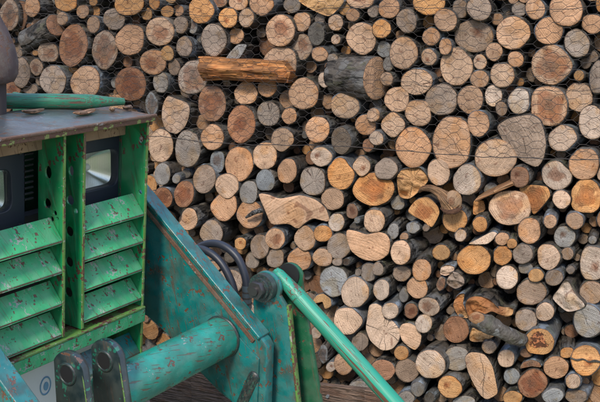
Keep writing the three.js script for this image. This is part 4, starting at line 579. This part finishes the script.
for (const pts of [[[180, 262], [190, 251], [200, 249], [212, 254], [222, 264], [231, 281], [236, 300], [238, 318]], [[186, 268], [197, 249], [211, 243.5], [224, 246], [237, 257], [244, 272], [247.5, 290], [247, 312]]]) {
  const c = new THREE.CatmullRomCurve3(pts.map((q, i) => tp(q[0], q[1], 0, pts[0][0] < 183 ? 0.235 : 0.26))); const h = tpart('hose', new THREE.TubeGeometry(c, 60, 0.0135, 14), RUBBER), e0 = c.getPointAt(0.8), e1 = c.getPointAt(0.97); tpart('coupling', new THREE.TubeGeometry(new THREE.LineCurve3(e0, e1), 4, 0.016, 14), plain(0.12, 0.16, 0.2, 0.4, 0.7), h);
  for (const k of [0.25, 0.5, 0.75]) tpart('crimp', new THREE.TubeGeometry(new THREE.LineCurve3(e0.clone().lerp(e1, k), e0.clone().lerp(e1, k + 0.06)), 1, 0.0175, 14), STEEL, h);
}
// chassis, axle and front wheels, below the picture
tpart('chassis', box(-0.5, -0.12, -1.45, -0.86, -2.2, -0.1, 0.03), DKGREEN); tpart('front_axle', box(-0.75, 0.13, -1.52, -1.38, -0.55, -0.4, 0.02), DKGREEN);
for (const x of [-0.88, 0.26]) { const w = tpart('front_wheel', cylX(x - 0.06, x + 0.06, -1.52, -0.475, 0.2, 32), EDGE); const t = new THREE.TorusGeometry(0.28, 0.1, 16, 48); t.scale(1, 1, 0.9); t.rotateY(Math.PI / 2); t.translate(x, -1.52, -0.475); tpart('tyre', t, BLACK, w); }
for (const x of [-1.15, 0.53]) { const w = tpart('rear_wheel', cylX(x - 0.1, x + 0.1, -1.25, -2.2, 0.36, 32), EDGE); const t = new THREE.TorusGeometry(0.47, 0.17, 16, 48); t.rotateY(Math.PI / 2); t.translate(x, -1.25, -2.2); tpart('tyre', t, BLACK, w); }
tpart('rear_axle', box(-1.05, 0.43, -1.38, -1.12, -2.33, -2.07, 0.04), DKGREEN);

// ------------------------------------------------------------------ bark scraps on the hood and the brown board at the foot of the pile
for (const [x, y, l, w, a, col, label] of [[128, 107.5, 0.05, 0.022, 0.3, [0.3, 0.2, 0.14], 'curled brown bark scrap on the hood corner behind the green tube'], [84, 112.5, 0.09, 0.025, 0.1, [0.4, 0.24, 0.14], 'long flat orange-brown bark scrap lying on the hood before the green tube'], [33, 111.5, 0.07, 0.02, -0.2, [0.22, 0.15, 0.1], 'dark bark scrap lying on the hood near the muffler'], [112, 109.5, 0.03, 0.016, 0.8, [0.45, 0.3, 0.18], 'small pale chip on the hood under the tapered tube end']]) {
  const c = tp(x, y, 1, 0.012), g = new THREE.IcosahedronGeometry(1, 3), p = g.attributes.position; for (let i = 0; i < p.count; i++) { const n = 0.75 + 0.5 * noise(p.getX(i) * 2 + 9 + x, p.getY(i) * 2 + p.getZ(i) * 2 + 9, 401); p.setXYZ(i, p.getX(i) * l * 0.5 * n, p.getY(i) * 0.006 * n + 0.005 * p.getX(i) ** 2, p.getZ(i) * w * 0.6 * n); }
  const m = new THREE.Mesh(tinted(boxUV(g, 3), col, 0.5), grain); shade(m); m.name = numbered('bark_scrap'); m.userData = { label, category: 'bark scrap', group: 'bark scraps on the hood' };
  m.position.copy(TP).addScaledVector(TL, c.x).addScaledVector(TV, c.y).addScaledVector(TF, c.z); m.quaternion.copy(tractor.quaternion); m.rotateY(a); scene.add(m);
}
{ const pl = [[150, 366], [240, 376], [318, 385.5], [371, 391.5], [381, 401], [388, 430], [150, 430]].map(q => onWall(q[0], q[1], 0.24)), cu = pl[2][0], cv = pl[2][1], s = new THREE.Shape(pl.map(q => new THREE.Vector2(q[0] - cu, q[1] - cv)));
  const g = new THREE.ExtrudeGeometry(s, { depth: 0.035, bevelEnabled: true, bevelSize: 0.003, bevelThickness: 0.003, bevelSegments: 2 }), t = thing('board', 'weathered brown board with a bolt, leaning low against the foot of the woodpile', 'board'); t.position.copy(wallPoint(cu, cv, 0.2)); t.quaternion.copy(WROT);
  part('plank', tinted(boxUV(g, 4), [0.25, 0.175, 0.135], 0.3), grain, t); const b = onWall(328, 396, 0.24), k = new THREE.CylinderGeometry(0.008, 0.009, 0.012, 12); k.rotateX(Math.PI / 2); k.translate(b[0] - cu, b[1] - cv, 0.046); part('bolt', k, plain(0.6, 0.65, 0.7, 0.3, 0.8), t); }
{ // the grey seam across one orange log
  const e = LOGS.find(q => q.o.n === 'orange log with a grey line'), pts = [[-0.068, 0.004], [-0.04, -0.002], [-0.012, 0.006], [0.014, -0.003], [0.04, 0.004], [0.07, 0.0]].map(q => new THREE.Vector3(q[0], q[1], 0.004));
  part('seam', tinted(taperTube(pts, [0.003, 0.005, 0.003, 0.006, 0.004], 12, 40, 8), [0.3, 0.3, 0.29], 0.5), grain, e.g, 'grey seam running across the face');
}
renderer.render(scene, camera);
